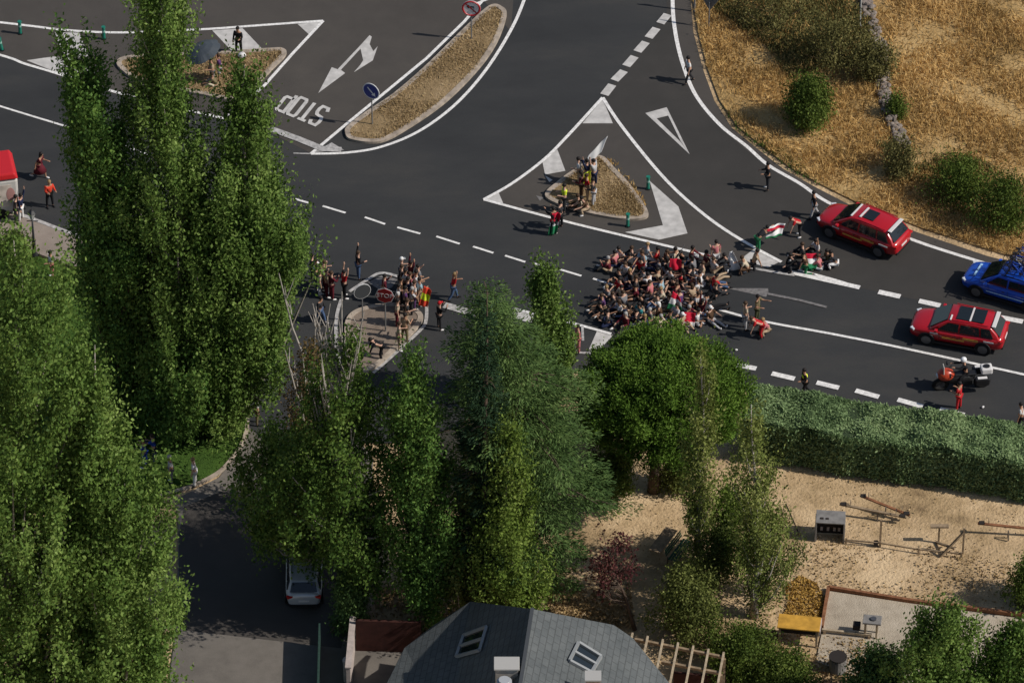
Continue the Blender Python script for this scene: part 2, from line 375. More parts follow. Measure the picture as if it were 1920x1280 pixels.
# painted lines
MC = [0]
def line(pts, w=.16, m=None, z=.026, **k):
    MC[0] += 1; return ribbon('road_marking', pts, w, z+.00035*MC[0], m or M_paint, **k)
def fill(pts, m=None, z=.022):
    MC[0] += 1; z += .00005*MC[0]; return sheet('road_marking', pts, z, m or M_patch, zb=z-.012)
line([(1262, -120), (1261, 0), (1266, 60), (1280, 120), (1305, 180), (1350, 235), (1400, 275), (1440, 310), (1500, 345), (1560, 384), (1700, 446), (1840, 492), (1920, 515), (2100, 560)], .20)
line([(1020, -120), (983, 0), (952, 68), (905, 140), (850, 200), (785, 247), (715, 276), (650, 287), (583, 289)], .17)
line([(583, 289), (550, 288)], .09, M_paintw)
line([(583, 289), (650, 233), (715, 180), (800, 110), (870, 42), (905, 2)], .17, smooth=False)
line([(892, 8), (930, -6), (1000, -30)], .14)
line([(905, 2), (960, -70)], .17)
line([(-200, 22), (0, 43), (60, 50), (130, 58), (230, 62), (380, 56), (480, 49), (606, 40)], .17)
line([(606, 40), (550, 100), (495, 162), (425, 222)], .17, smooth=False)
line([(-200, 50), (0, 104), (45, 120), (105, 138), (240, 180), (425, 224)], .17)
fill([(558, 46), (604, 41), (580, 66)]); fill([(103, 62), (148, 62), (166, 106), (120, 112)])
fill([(50, 114), (100, 107), (150, 112), (180, 135), (160, 152), (105, 136)]); fill([(398, 58), (455, 54), (490, 91), (434, 96)])
fill([(410, 222), (445, 204), (425, 226)])
line([(-300, 105), (0, 200), (130, 240), (255, 282), (300, 298)], .13)
line([(-60, 283), (14, 303)], .10, M_paintw)
for a, b in [((550, 373), (582, 382)), ((605, 387), (648, 400)), ((684, 408), (722, 421)), ((745, 427), (788, 439)), ((818, 444), (862, 458)), ((887, 463), (925, 475)), ((947, 480), (985, 492)), ((998, 494), (1030, 503)), ((1050, 506), (1090, 518)), ((1112, 523), (1150, 535))]:
    line([a, b], .13)
for i, (a, b) in enumerate([((1252, 28), (1238, 45)), ((1231, 54), (1216, 72)), ((1211, 80), (1195, 98)), ((1190, 107), (1174, 125)), ((1170, 134), (1152, 152)), ((1148, 160), (1133, 179))]):
    line([a, b], .46, M_patch)
line([(907, 375), (960, 345), (1020, 300), (1065, 255), (1130, 184)], .17)
line([(1130, 184), (1160, 230), (1215, 300), (1260, 350), (1310, 395), (1360, 432), (1420, 468), (1465, 492)], .18)
line([(907, 375), (1060, 416), (1200, 450), (1332, 481)], .17)
fill([(1130, 187), (1149, 232), (1092, 232)]); fill([(909, 376), (935, 362), (944, 383)]); fill([(1045, 281), (1060, 321), (1022, 328), (1016, 299)])
fill([(1022, 330), (1036, 338), (1030, 342)], M_patch); fill([(1005, 367), (1020, 371), (1012, 377)], M_paintf)
fill([(1218, 340), (1272, 388), (1289, 438), (1235, 450), (1172, 436), (1243, 423)])
fill([(1388, 487), (1418, 464), (1462, 491), (1440, 502)])
line([(1482, 511), (1540, 524), (1612, 540)], .30); line([(1500, 508), (1560, 524), (1612, 540)], .14)
line([(1392, 500), (1440, 509), (1490, 517)], .16, M_paintw)
for a, b in [((1647, 548), (1688, 557)), ((1723, 565), (1763, 574)), ((1798, 578), (1838, 588)), ((1876, 596), (1918, 604)), ((1955, 612), (1995, 621))]:
    line([a, b], .34)
for q in ([(1210, 213), (1250, 202), (1254, 217), (1230, 223)], [(1250, 202), (1293, 290), (1276, 265), (1252, 216)], [(1210, 213), (1230, 222), (1277, 268), (1293, 290)]):
    fill(q, M_patch, .022 if q[0][0] == 1210 and q[1][0] == 1250 else (.0245 if q[0][0] == 1250 else .027))
line([(1340, 579), (1430, 603), (1560, 627), (1700, 655), (1920, 703), (2100, 742)], .16)
fill([(1363, 541), (1440, 541), (1441, 549), (1436, 557)], M_paintf); line([(1440, 552), (1495, 563), (1550, 577)], .16, M_paintf)
for a, b in [((1377, 684), (1418, 692)), ((1447, 701), (1490, 711)), ((1531, 718), (1573, 728)), ((1604, 733), (1648, 745)), ((1683, 750), (1730, 763)), ((1762, 768), (1808, 779)), ((1850, 792), (1900, 804))]:
    line([a, b], .32)
line([(1790, 776), (1787, 789), (1806, 792), (1811, 779)], .12, z=.031, smooth=False)
fill([(963, 580), (1002, 587), (998, 605), (985, 603), (966, 598)]); line([(963, 580), (1005, 590), (1070, 606), (1146, 627)], .17); line([(963, 580), (966, 600)], .17, z=.031)
fill([(1119, 622), (1149, 629), (1118, 662), (1103, 658)]); line([(1092, 612), (1093, 640)], .12, M_paintw, z=.031); line([(1085, 662), (1120, 664)], .15, M_paintw)
line([(508, 243), (560, 262), (604, 280), (640, 282)], .40, M_paintw, smooth=False); fill([(590, 286), (622, 268), (645, 282)], M_paintw)
line([(833, 573), (900, 592)], .45, M_paintw)
# turn arrow ahead of the stop line
sheet('road_marking', [(597, 175), (622, 127), (633, 131), (672, 90), (693, 67), (697, 70), (693, 84), (700, 97), (708, 88), (699, 114), (664, 136), (676, 122), (681, 114), (676, 92), (639, 132), (647, 138)], .024, M_patch, zb=.01)
# the word STOP, lettering upside down to this camera
def stroke_letters(word, O, U, V, m, z=.026, wd=.15, gap=.22):
    glyph = {'S': [[(1, .82), (.85, 1), (.15, 1), (0, .82), (0, .64), (.15, .53), (.85, .47), (1, .34), (1, .16), (.85, 0), (.15, 0), (0, .18)]],
             'T': [[(0, 1), (1, 1)], [(.5, .99), (.5, 0)]], 'O': [[(.0, .1), (0, .9), (.15, 1), (.85, 1), (1, .9), (1, .1), (.85, 0), (.15, 0), (0, .1)]],
             'P': [[(0, 0), (0, 1), (.85, 1), (1, .92), (1, .3), (.85, .22), (0, .22)]]}
    n = len(word); cw = 1/(n+(n-1)*gap)
    for i, c in enumerate(word):
        mb_objs = []
        for j, s in enumerate(glyph[c]):
            pts = [(O[0]+U[0]*(i*cw*(1+gap)+x*cw)+V[0]*y, O[1]+U[1]*(i*cw*(1+gap)+x*cw)+V[1]*y) for x, y in s]
            ribbon('road_lettering', pts, wd, z+.004*j, m, smooth=False)
stroke_letters('STOP', (618, 206), (-76, -31), (-25, 31), M_patch, z=.05, wd=.19, gap=.42)
# white edge lines and kerbs round the lower island
line([(700, 700), (745, 660), (790, 618), (799, 600), (799, 570), (792, 555)], .17, M_paintw)
line([(640, 562), (632, 590), (630, 620), (632, 660), (645, 700)], .17, M_paintw)
line([(655, 548), (690, 525), (715, 513), (750, 521), (775, 535)], .17, M_paintw); fill([(690, 530), (716, 517), (745, 524), (735, 540), (715, 546)], M_paintf)  # apex fill is white paint, the shadow on it painted as grey

# raised islands: kerb ring, soil and dry tufts
M_strawL = leaf_mat('dry_straw', (.13, .085, .03), (.54, .345, .125), (.78, .56, .25), .25, .8, .25)
M_weedL = leaf_mat('olive_weeds', (.05, .05, .015), (.13, .125, .045), (.26, .23, .09), .2, .7, .5)
M_strawI = leaf_mat('short_dry_grass', (.20, .14, .065), (.40, .29, .15), (.58, .45, .26), .2, .8, .5)
M_grassL = leaf_mat('grass_blades', (.02, .05, .008), (.05, .10, .018), (.10, .16, .035), .2, .7, .5)
def blades(name, poly_px, n, L, m, seed, zbase=.1, w=.03, upb=2.2, sparse=.45, flat=.0):
    w_ = [G(x, y) for x, y in poly_px]; xs = [p.x for p in w_]; ys = [p.y for p in w_]; r = np.random.default_rng(seed)
    X = r.uniform(min(xs), max(xs), n*3); Y = r.uniform(min(ys), max(ys), n*3); ok = inpoly(X, Y, [(p.x, p.y) for p in w_])
    X, Y = X[ok], Y[ok]
    # tussocks: pull towards random centres, drop blades where the turf is bare
    f = np.sin(X*.9+np.sin(Y*.7)*2)+np.sin(Y*1.3+np.sin(X*.5)*2.4)+r.normal(size=len(X))*.8
    q = f > -2+sparse*3
    X, Y, f = X[q][:n], Y[q][:n], f[q][:n]
    P = np.stack([X, Y, zbase+L*.55*(.7+.3*np.clip(f, -1, 1))], 1)
    ax = np.tile(np.array([flat, 0, upb]), (len(P), 1))
    return leaves(name, P, L, w, m, None, ax, 1.0, 'stuff')
def island(pts, n, seed, soil=M_dirt, grass=True, kw=.26):
    ribbon('island_kerb', pts, kw, .15, M_kerb, closed=True, h=.14)
    sheet('island', crom(gpoly(pts), 8, True), .12, soil, zb=0)
    if n: blades('dry_grass', pts, n, .09, M_strawI, seed, .12, .018)
ISL1 = [(652, 252), (663, 263), (712, 266), (762, 241), (832, 192), (892, 132), (927, 82), (945, 32), (937, 18), (920, 17), (882, 50), (802, 128), (742, 180), (690, 215), (657, 240)]
ISL2 = [(1028, 372), (1090, 396), (1160, 410), (1203, 410), (1209, 398), (1180, 355), (1150, 322), (1122, 298), (1085, 320), (1050, 345)]
ISL3 = [(236, 112), (400, 104), (505, 97), (528, 97), (531, 106), (508, 130), (484, 154), (440, 186), (380, 178), (290, 160), (240, 140)]
island(ISL1, 9000, 3); island(ISL2, 5000, 4); island(ISL3, 5200, 5)
blades('dry_grass', [(1120, 296), (1150, 300), (1190, 345), (1212, 385), (1206, 398), (1175, 350), (1145, 318)], 500, .14, M_strawL, 9, .02)
ISL4 = [(655, 600), (690, 580), (745, 575), (785, 590), (782, 612), (745, 650), (700, 690), (660, 700), (652, 650)]
island(ISL4, 0, 6, M_brown)
blades('dry_grass', FIELD, 130000, .24, M_strawL, 11, .03, .022, 1.8, .33)
blades('weeds', [(1300, -30), (1620, -30), (1660, 130), (1560, 125), (1480, 150), (1430, 80), (1330, 15)], 15000, .20, M_weedL, 12, .05, .04, 1.5, .45)
blades('weeds', [(1450, 310), (1540, 350), (1500, 300), (1400, 240), (1340, 185), (1380, 245)], 700, .14, M_grassL, 18, .03, .03, 1.5, .6)
blades('weeds', [(1640, 270), (1760, 280), (1920, 330), (1920, 440), (1800, 330), (1700, 320)], 4000, .2, M_weedL, 19, .03, .035, 1.5, .5)
blades('lawn_grass', LAWN, 30000, .06, M_grassL, 13, .05, .02, 1.5, .2)
M_litter = leaf_mat('leaf_litter', (.16, .10, .045), (.30, .21, .10), (.45, .33, .18), 0, .9, .6)
blades('leaf_litter', [(1480, 1050), (1560, 1010), (1640, 1030), (1760, 1020), (1850, 1050), (1920, 1060), (1920, 1150), (1553, 1100), (1440, 1220), (1380, 1180)], 1700, .05, M_litter, 14, .0, .05, .2, .45)
M_orange = leaf_mat('fallen_yellow_leaves', (.26, .15, .04), (.40, .24, .06), (.52, .34, .10), .1, .8, .8)
blades('fallen_leaves', [(1470, 1100), (1500, 1078), (1530, 1092), (1548, 1120), (1540, 1168), (1500, 1180), (1468, 1160), (1478, 1125)], 1700, .07, M_orange, 15, .0, .05, .2, .3)
blades('leaf_litter', [(1040, 1060), (1180, 1070), (1190, 1180), (1020, 1170)], 2500, .08, M_litter, 16, .0, .05, .3, .5)
blades('leaf_litter', [(1100, 1000), (1230, 900), (1480, 860), (1920, 935), (1920, 1120), (1500, 1080), (1130, 1090)], 1100, .04, M_litter, 17, .0, .04, .3, .75)
blades('leaf_litter', [(1440, 1180), (1620, 1200), (1680, 1280), (1380, 1330)], 2500, .08, M_litter, 20, .0, .05, .3, .4)
blades('leaf_litter', [(640, 1100), (900, 1100), (880, 1180), (640, 1180)], 1800, .08, M_litter, 21, .0, .05, .3, .5)

# ------------------------------------------------------------ trees and shrubs
M_bark = mat('pale_bark', (.30, .27, .23), .9, var=.45, vscale=4, bump=.5, bscale=14)
M_birch = mat('birch_bark', (.36, .33, .29), .85, var=.3, vscale=6)
M_barkd = mat('dark_bark', (.085, .06, .045), .95, var=.4, vscale=5, bump=.6, bscale=12)
LF_pop = leaf_mat('poplar_leaves', (0.042, 0.084, 0.019), (0.114, 0.190, 0.038), (0.245, 0.335, 0.092), .28, .5, .35)
LF_pop2 = leaf_mat('poplar_leaves_dark', (0.031, 0.080, 0.020), (0.086, 0.165, 0.034), (0.186, 0.288, 0.063), .25, .5, .35)
LF_lime = leaf_mat('lime_green_leaves', (0.062, 0.108, 0.016), (0.140, 0.208, 0.036), (0.260, 0.330, 0.080), .3, .55, .5)
LF_mid = leaf_mat('broad_leaves', (0.029, 0.062, 0.014), (0.074, 0.135, 0.025), (0.168, 0.237, 0.054), .25, .5, .5)
LF_cedar = leaf_mat('cedar_needles', (0.026, 0.056, 0.017), (0.076, 0.132, 0.038), (0.160, 0.235, 0.072), .18, .6, .45)
LF_spruce = leaf_mat('spruce_needles', (0.008, 0.022, 0.010), (0.020, 0.044, 0.020), (0.045, 0.078, 0.034), .08, .6, .6)
LF_pine = leaf_mat('pine_needles', (0.040, 0.080, 0.012), (0.090, 0.165, 0.022), (0.165, 0.255, 0.045), .18, .55, .6)
LF_olive = leaf_mat('olive_leaves', (0.055, 0.070, 0.017), (0.125, 0.147, 0.037), (0.237, 0.256, 0.079), .2, .6, .5)
LF_hedge = leaf_mat('hedge_leaves', (0.080, 0.130, 0.052), (0.185, 0.268, 0.115), (0.31, 0.40, 0.19), .2, .6, .35)
LF_slim = leaf_mat('slim_poplar_leaves', (0.060, 0.085, 0.018), (0.175, 0.215, 0.052), (0.36, 0.38, 0.125), .3, .5, .6)
LF_mid2 = leaf_mat('bush_leaves', (.03, .05, .014), (.09, .12, .03), (.18, .20, .06), .25, .6, .5)
LF_dry = leaf_mat('dry_scrub_leaves', (.06, .06, .02), (.14, .13, .045), (.26, .23, .09), .2, .7, .5)
LF_purple = leaf_mat('purple_leaves', (.03, .010, .012), (.085, .028, .028), (.16, .07, .055), .15, .6, .7)
LF_scrub = leaf_mat('scrub_leaves', (0.036, 0.061, 0.012), (0.090, 0.131, 0.023), (0.179, 0.220, 0.052), .2, .6, .5)
LF_rust = leaf_mat('rusty_leaves', (.06, .045, .018), (.13, .09, .035), (.20, .15, .07), .2, .6, .5)

tree('poplar_tree', (330, 790), [(772, 250, 350), (745, 225, 440), (690, 190, 515), (600, 190, 530), (520, 200, 520), (440, 215, 500), (340, 225, 460), (280, 228, 420), (200, 232, 385), (120, 236, 372), (60, 232, 368), (0, 240, 352), (-60, 258, 335), (-110, 285, 305)],
     'tallest poplar, its sunlit spire rising past the top edge of the photo', LF_pop, M_bark, 330, 56000, .135, .085, .26, .75, seed=2, group='poplars on the lawn', trunk_r=.42, limbs=70)
tree('poplar_tree', (425, 795), [(765, 350, 490), (735, 330, 505), (690, 310, 550), (620, 310, 572), (540, 320, 575), (460, 325, 588), (400, 380, 572), (340, 385, 535), (270, 405, 512), (220, 400, 508), (170, 425, 500), (120, 445, 478)],
     'broad poplar in sun with a ragged thin top beside the STOP lettering', LF_pop, M_bark, 300, 48000, .135, .085, .27, .7, seed=5, group='poplars on the lawn', trunk_r=.4, limbs=70)
tree('poplar_tree', (235, 790), [(770, 190, 290), (720, 165, 310), (620, 150, 290), (540, 140, 285), (460, 130, 282), (400, 122, 275), (330, 118, 262), (260, 112, 240), (200, 108, 226), (150, 112, 205), (110, 108, 180), (75, 95, 135)],
     'dark shaded poplar with a broad blunt top, leftmost on the lawn', LF_pop2, M_barkd, 230, 34000, .14, .09, .28, .6, seed=8, group='poplars on the lawn', trunk_r=.36, limbs=60)
tree('poplar_tree', (350, 815), [(785, 240, 330), (755, 225, 420), (720, 215, 490), (660, 230, 500), (600, 300, 470)],
     'low leafy poplar skirt hanging over the sunny lawn corner', LF_pop2, M_barkd, 90, 15000, .14, .09, .3, .5, seed=9, group='poplars on the lawn', trunk_r=.25, limbs=40, trunkz=.8)
# the big pair at the left edge
tree('poplar_tree', (60, 1560), [(1500, -60, 180), (1400, -130, 210), (1250, -160, 200), (1100, -170, 205), (950, -160, 215), (850, -150, 210), (750, -140, 200), (680, -120, 188), (600, -90, 165), (540, -70, 148), (490, -50, 110), (450, -20, 70)],
     'huge full poplar at the left edge, below the pavement and lamp', LF_pop, M_bark, 420, 60000, .14, .09, .3, .65, seed=12, group='big poplars at the left edge', trunk_r=.5, limbs=60)
tree('poplar_tree', (215, 1560), [(1500, 120, 300), (1400, 80, 340), (1300, 60, 335), (1200, 70, 352), (1120, 80, 356), (1040, 90, 350), (980, 100, 335), (920, 100, 292), (860, 110, 256), (800, 120, 232), (740, 130, 212), (690, 150, 200), (650, 160, 186)],
     'huge poplar in the lower left whose right side overhangs the shaded street', LF_pop, M_bark, 360, 56000, .14, .09, .3, .6, seed=14, group='big poplars at the left edge', trunk_r=.48, limbs=60)
# group in the middle bottom
tree('birch_tree', (690, 1165), [(1095, 650, 740), (1040, 610, 760), (980, 530, 760), (940, 490, 750), (900, 490, 740), (840, 510, 740), (780, 530, 730), (740, 560, 720), (700, 585, 712), (660, 600, 695), (635, 615, 665)],
     'broad dark leafy tree with bare whitish top twigs beside the shaded street', LF_mid, M_birch, 170, 19000, .13, .085, .32, .4, seed=20, group='trees between street and house', trunk_r=.3, limbs=70, bare=26, style='bush')
tree('leafy_tree', (585, 1100), [(1035, 540, 640), (1000, 450, 650), (960, 415, 650), (915, 410, 640), (870, 440, 620), (820, 490, 600)],
     'low dark leafy tree whose branches hang over the parked silver car', LF_mid, M_bark, 100, 10500, .13, .085, .33, .4, seed=21, group='trees between street and house', trunk_r=.25, limbs=50, style='bush')
tree('leafy_tree', (575, 960), [(900, 500, 640), (840, 515, 635), (780, 525, 632), (720, 530, 625), (680, 540, 612), (655, 560, 595)],
     'rusty thin tree with pale forked twigs left of the bare whitish one', LF_rust, M_birch, 48, 3300, .11, .07, .28, .4, seed=22, group='trees between street and house', trunk_r=.18, limbs=45, bare=8)
tree('poplar_tree', (800, 1180), [(1150, 760, 850), (1080, 740, 870), (1000, 720, 880), (920, 700, 868), (850, 700, 850), (790, 705, 835), (740, 718, 822), (700, 740, 800), (660, 752, 782)],
     'mid green poplar with a pointed top below the STOP sign island', LF_pop2, M_bark, 170, 21000, .12, .08, .26, .5, seed=23, group='trees between street and house', trunk_r=.26, limbs=50)
tree('poplar_tree', (868, 1180), [(1140, 820, 920), (1060, 820, 920), (980, 840, 915), (920, 850, 905), (870, 862, 895), (840, 872, 885)],
     'slender olive green poplar between the pointed poplar and the lime one', LF_olive, M_bark, 80, 7000, .12, .08, .24, .5, seed=24, group='trees between street and house', trunk_r=.16, limbs=40)
tree('poplar_tree', (960, 1210), [(1150, 890, 1010), (1080, 885, 1035), (1010, 890, 1010), (950, 905, 1000), (890, 915, 995), (840, 930, 975), (810, 945, 965)],
     'lime green slender tree just above the dark slate roof', LF_lime, M_bark, 140, 14000, .12, .075, .25, .5, seed=25, group='trees between street and house', trunk_r=.2, limbs=45)
tree('spruce_tree', (912, 1190), [(1120, 860, 975), (1000, 852, 975), (900, 858, 968), (820, 866, 960), (740, 874, 950), (680, 882, 942), (620, 890, 930), (570, 900, 920), (548, 904, 912)],
     'narrow dark spruce standing upright in front of the feathery cedar', LF_spruce, M_barkd, 200, 15000, .12, .03, .30, .4, style='cedar', seed=26, group='conifers by the road', trunk_r=.25, limbs=120)
tree('cedar_tree', (990, 1120), [(1090, 930, 1080), (1040, 880, 1110), (980, 870, 1128), (900, 860, 1145), (840, 855, 1152), (790, 835, 1135), (730, 825, 1110), (670, 835, 1060), (620, 850, 1010), (580, 870, 965), (550, 885, 940), (530, 895, 915)],
     'wide feathery blue green cedar in the middle of the photo', LF_cedar, M_barkd, 460, 100000, .10, .026, .42, .95, style='cedar', seed=27, group='conifers by the road', trunk_r=.38, limbs=140)
tree('poplar_tree', (1035, 760), [(730, 1000, 1075), (680, 995, 1080), (630, 992, 1080), (590, 988, 1070), (550, 988, 1058), (525, 992, 1042), (505, 1005, 1020)],
     'small slender poplar behind the cedar near the seated crowd', LF_pop, M_bark, 90, 8500, .12, .08, .2, .45, seed=28, trunk_r=.12, limbs=30)
tree('slim_poplar', (1310, 1085), [(1010, 1280, 1330), (940, 1272, 1345), (860, 1276, 1350), (790, 1285, 1350), (730, 1292, 1345), (690, 1300, 1335), (665, 1312, 1325)],
     'thin see-through poplar in front of the round umbrella pine', LF_slim, M_birch, 75, 4700, .11, .07, .17, .5, seed=29, group='slim poplars by the sandy playground', trunk_r=.14, limbs=50)
tree('slim_poplar', (1414, 1155), [(1130, 1385, 1450), (1060, 1375, 1480), (980, 1368, 1480), (910, 1362, 1472), (860, 1368, 1462), (820, 1378, 1450), (785, 1395, 1430), (755, 1405, 1418)],
     'thin poplar with pale trunk between hedge end and playground bushes', LF_slim, M_birch, 95, 6000, .11, .07, .19, .5, seed=30, group='slim poplars by the sandy playground', trunk_r=.16, limbs=60)
tree('purple_leaf_tree', (1190, 1178), [(1105, 1130, 1180), (1085, 1085, 1200), (1060, 1080, 1205), (1035, 1095, 1200), (1010, 1125, 1185), (1000, 1140, 1165)],
     'small purple leaved tree on bare ground above the slate roof', LF_purple, M_barkd, 34, 650, .11, .08, .22, .2, seed=31, trunk_r=.09, limbs=50, style='bush', inner=.2)
def shrub(base, prof, label, m, ncl, nl, seed, L=.1, Wd=.06, s=.28, group=None, name='shrub', style='bush', depth=1.0, sz=.25):
    return tree(name, base, prof, label, m, M_barkd, ncl, nl, L, Wd, s, sz, style, 'shrub', group, .07, min(24, ncl), seed=seed, trunkz=.6, depth=depth, twig=.012)
GS = 'bushes round the playground'
shrub((1300, 1190), [(1180, 1230, 1360), (1140, 1205, 1370), (1100, 1215, 1360), (1070, 1240, 1340)], 'wide olive green bush below the two thin poplars', LF_olive, 90, 7000, 41, group=GS)
shrub((1440, 1120), [(1110, 1380, 1495), (1060, 1370, 1500), (1000, 1380, 1490), (960, 1400, 1470), (930, 1420, 1450)], 'upright green bush hugging the trunk of the pale poplar', LF_mid2, 44, 3000, 42, group=GS)
shrub((1365, 1060), [(1040, 1320, 1420), (990, 1310, 1430), (950, 1325, 1405), (910, 1340, 1390), (885, 1350, 1375)], 'yellowish green bush between the two slim poplars', LF_lime, 60, 5000, 43, group=GS)
shrub((1345, 1095), [(1085, 1270, 1390), (1040, 1280, 1400), (1000, 1300, 1390)], 'dark low bush right of the green slatted bench', LF_mid2, 40, 3600, 44, group=GS)
shrub((1410, 1270), [(1260, 1320, 1500), (1220, 1310, 1470), (1190, 1340, 1440)], 'spreading bush at the bottom beside the pergola beams', LF_scrub, 90, 9000, 45, group=GS)
shrub((1545, 1310), [(1300, 1420, 1560), (1270, 1400, 1540), (1245, 1430, 1500)], 'low green bush at the bottom edge by the small red roof', LF_scrub, 60, 6000, 46, group=GS)
shrub((1125, 800), [(795, 1085, 1170), (760, 1075, 1165), (725, 1085, 1150), (700, 1095, 1130)], 'added dark green shrub standing in for shade between cedar and umbrella pine', LF_scrub, 50, 4500, 54, group=GS)  # added dark bush, fills a gap that only holds shade
shrub((1120, 940), [(930, 1080, 1180), (900, 1085, 1200), (870, 1100, 1200), (850, 1120, 1180)], 'grey green bush in the shade under the umbrella pine', LF_scrub, 60, 6000, 47, group=GS)
shrub((1275, 915), [(905, 1235, 1310), (880, 1232, 1315), (855, 1250, 1300)], 'small dusty bush right of the umbrella pine trunk', LF_olive, 35, 3000, 48, group=GS)
shrub((620, 1185), [(1175, 622, 690), (1140, 618, 700), (1100, 622, 680), (1080, 630, 660)], 'dark bluish bush beside the silver car in shade', LF_cedar, 40, 4500, 49)
tree('fruit_tree', (1765, 1390), [(1340, 1690, 1850), (1280, 1680, 1868), (1230, 1682, 1860), (1190, 1700, 1845), (1160, 1722, 1820), (1130, 1745, 1795)], 'bright green round tree at the bottom right beside the sandpit', LF_pop, M_barkd, 130, 15000, .12, .08, .28, .28, 'bush', seed=50, group='garden trees at bottom right', trunk_r=.14, limbs=30)
tree('fruit_tree', (1890, 1370), [(1330, 1820, 1980), (1280, 1810, 1990), (1230, 1830, 1980), (1200, 1850, 1960), (1180, 1880, 1930)], 'leafy tree cut off by the bottom right corner', LF_mid, M_barkd, 110, 12000, .12, .08, .28, .28, 'bush', seed=51, group='garden trees at bottom right', trunk_r=.14, limbs=30)
tree('fruit_tree', (1650, 1340), [(1310, 1590, 1720), (1270, 1585, 1710), (1240, 1600, 1690), (1225, 1620, 1670)], 'blue green low tree left of the bright round tree', LF_cedar, M_barkd, 80, 8000, .12, .08, .28, .25, 'bush', seed=52, group='garden trees at bottom right', trunk_r=.1, limbs=20)
shrub((1930, 1130), [(1120, 1890, 1970), (1090, 1880, 1980), (1060, 1900, 1960)], 'dark shadowy bush at the right edge of the playground', LF_scrub, 40, 4500, 53)
# scrub in the dry field
GF = 'scrub bushes in the dry field'
shrub((1508, 232), [(220, 1475, 1550), (200, 1464, 1562), (182, 1470, 1560), (166, 1485, 1545), (155, 1500, 1530)], 'round dark green bush alone in the dry field casting a shadow', LF_scrub, 90, 8000, 61, s=.36, group=GF)
shrub((1560, 115), [(100, 1480, 1635), (80, 1475, 1645), (60, 1490, 1630), (35, 1515, 1600)], 'wide green bush in the field left of the broken stone wall', LF_dry, 80, 2300, 62, group=GF)
shrub((1450, 50), [(45, 1370, 1520), (15, 1360, 1530), (-15, 1380, 1500)], 'grey green bush at the top edge of the dry field', LF_dry, 50, 1500, 63, group=GF)
shrub((1640, 145), [(140, 1590, 1680), (115, 1580, 1690), (90, 1600, 1670)], 'small dark bush beside the top of the stone wall', LF_dry, 40, 2600, 64, group=GF)
shrub((1700, 325), [(320, 1650, 1735), (295, 1655, 1735), (275, 1670, 1715)], 'small grey green bush at the lower end of the stone wall', LF_dry, 34, 2000, 65, group=GF)
shrub((1800, 375), [(362, 1740, 1860), (345, 1732, 1870), (328, 1745, 1850), (312, 1770, 1830)], 'dark bush in the dry field, left of the pair at the edge', LF_scrub, 60, 3600, 66, s=.42, group=GF)
shrub((1885, 425), [(410, 1835, 1940), (388, 1825, 1950), (362, 1835, 1940), (340, 1860, 1920)], 'dark bush in the dry field touching the right edge above the blue car', LF_scrub, 60, 3600, 67, s=.42, group=GF)
shrub((1680, 215), [(212, 1660, 1700), (195, 1658, 1702), (182, 1668, 1692)], 'tiny grey bush half way down the stone wall', LF_scrub, 14, 900, 68, group=GF)

# umbrella pine
def umbrella_pine():
    r = np.random.default_rng(77); B = G(1226, 918); B.z = 0
    t = root('umbrella_pine', B, 0, 'round dense umbrella pine with bright green domed crown beside the crowd', 'tree')
    zc = zat(B, 744); s = ppm(Vector((B.x, B.y, zc))); cx = (1241-960)/s-B.x*1.0; cx = 1241/s-960/s-B.x
    rx = 163/s; C = Vector((cx, 0, zc)); rz = 2.75
    k = 1400; u = r.normal(size=(k, 3)); u = unit(u); u[:, 2] = np.where(u[:, 2] < -.8, -u[:, 2]*.8, u[:, 2]); u = unit(u)
    sh = r.uniform(.58, 1.02, (k, 1)); az = np.arctan2(u[:, 1], u[:, 0])
    lob = (1+.05*np.sin(az*4+1)+.04*np.sin(az*7+u[:, 2]*6))[:, None]
    cc = u*np.array([rx*.97, rx*.95, rz])*sh*lob+np.array([cx, 0, zc])
    n = r.poisson(130, k)+5; idx = np.repeat(np.arange(k), n)
    P = cc[idx]+r.normal(size=(len(idx), 3))*np.array([.2, .2, .14])
    leaves('crown', P, .085, .030, LF_pine, t, axis=unit(u[idx]+np.array([0, 0, .9]))*1.5, jit=1.0, N=u[idx]*.9+np.array([0, 0, .4]))
    b = MB(); b.tube([(0, 0, -.05), (.05, 0, 1.2), (-.05, .05, 2.4), (cx*.5, 0, zc-rz*.75)], [.34, .27, .24, .2], 10)
    for i in r.choice(k, 90, replace=False):
        c = Vector(cc[i]); a = Vector((cx*.45, 0, zc-rz*.8)); q = a.lerp(c, .5)+Vector((0, 0, -.25)); b.tube([a, q, c], [.09, .05, .015], 5, False)
    b.build('trunk', M_barkd, t, smooth=True)
umbrella_pine()

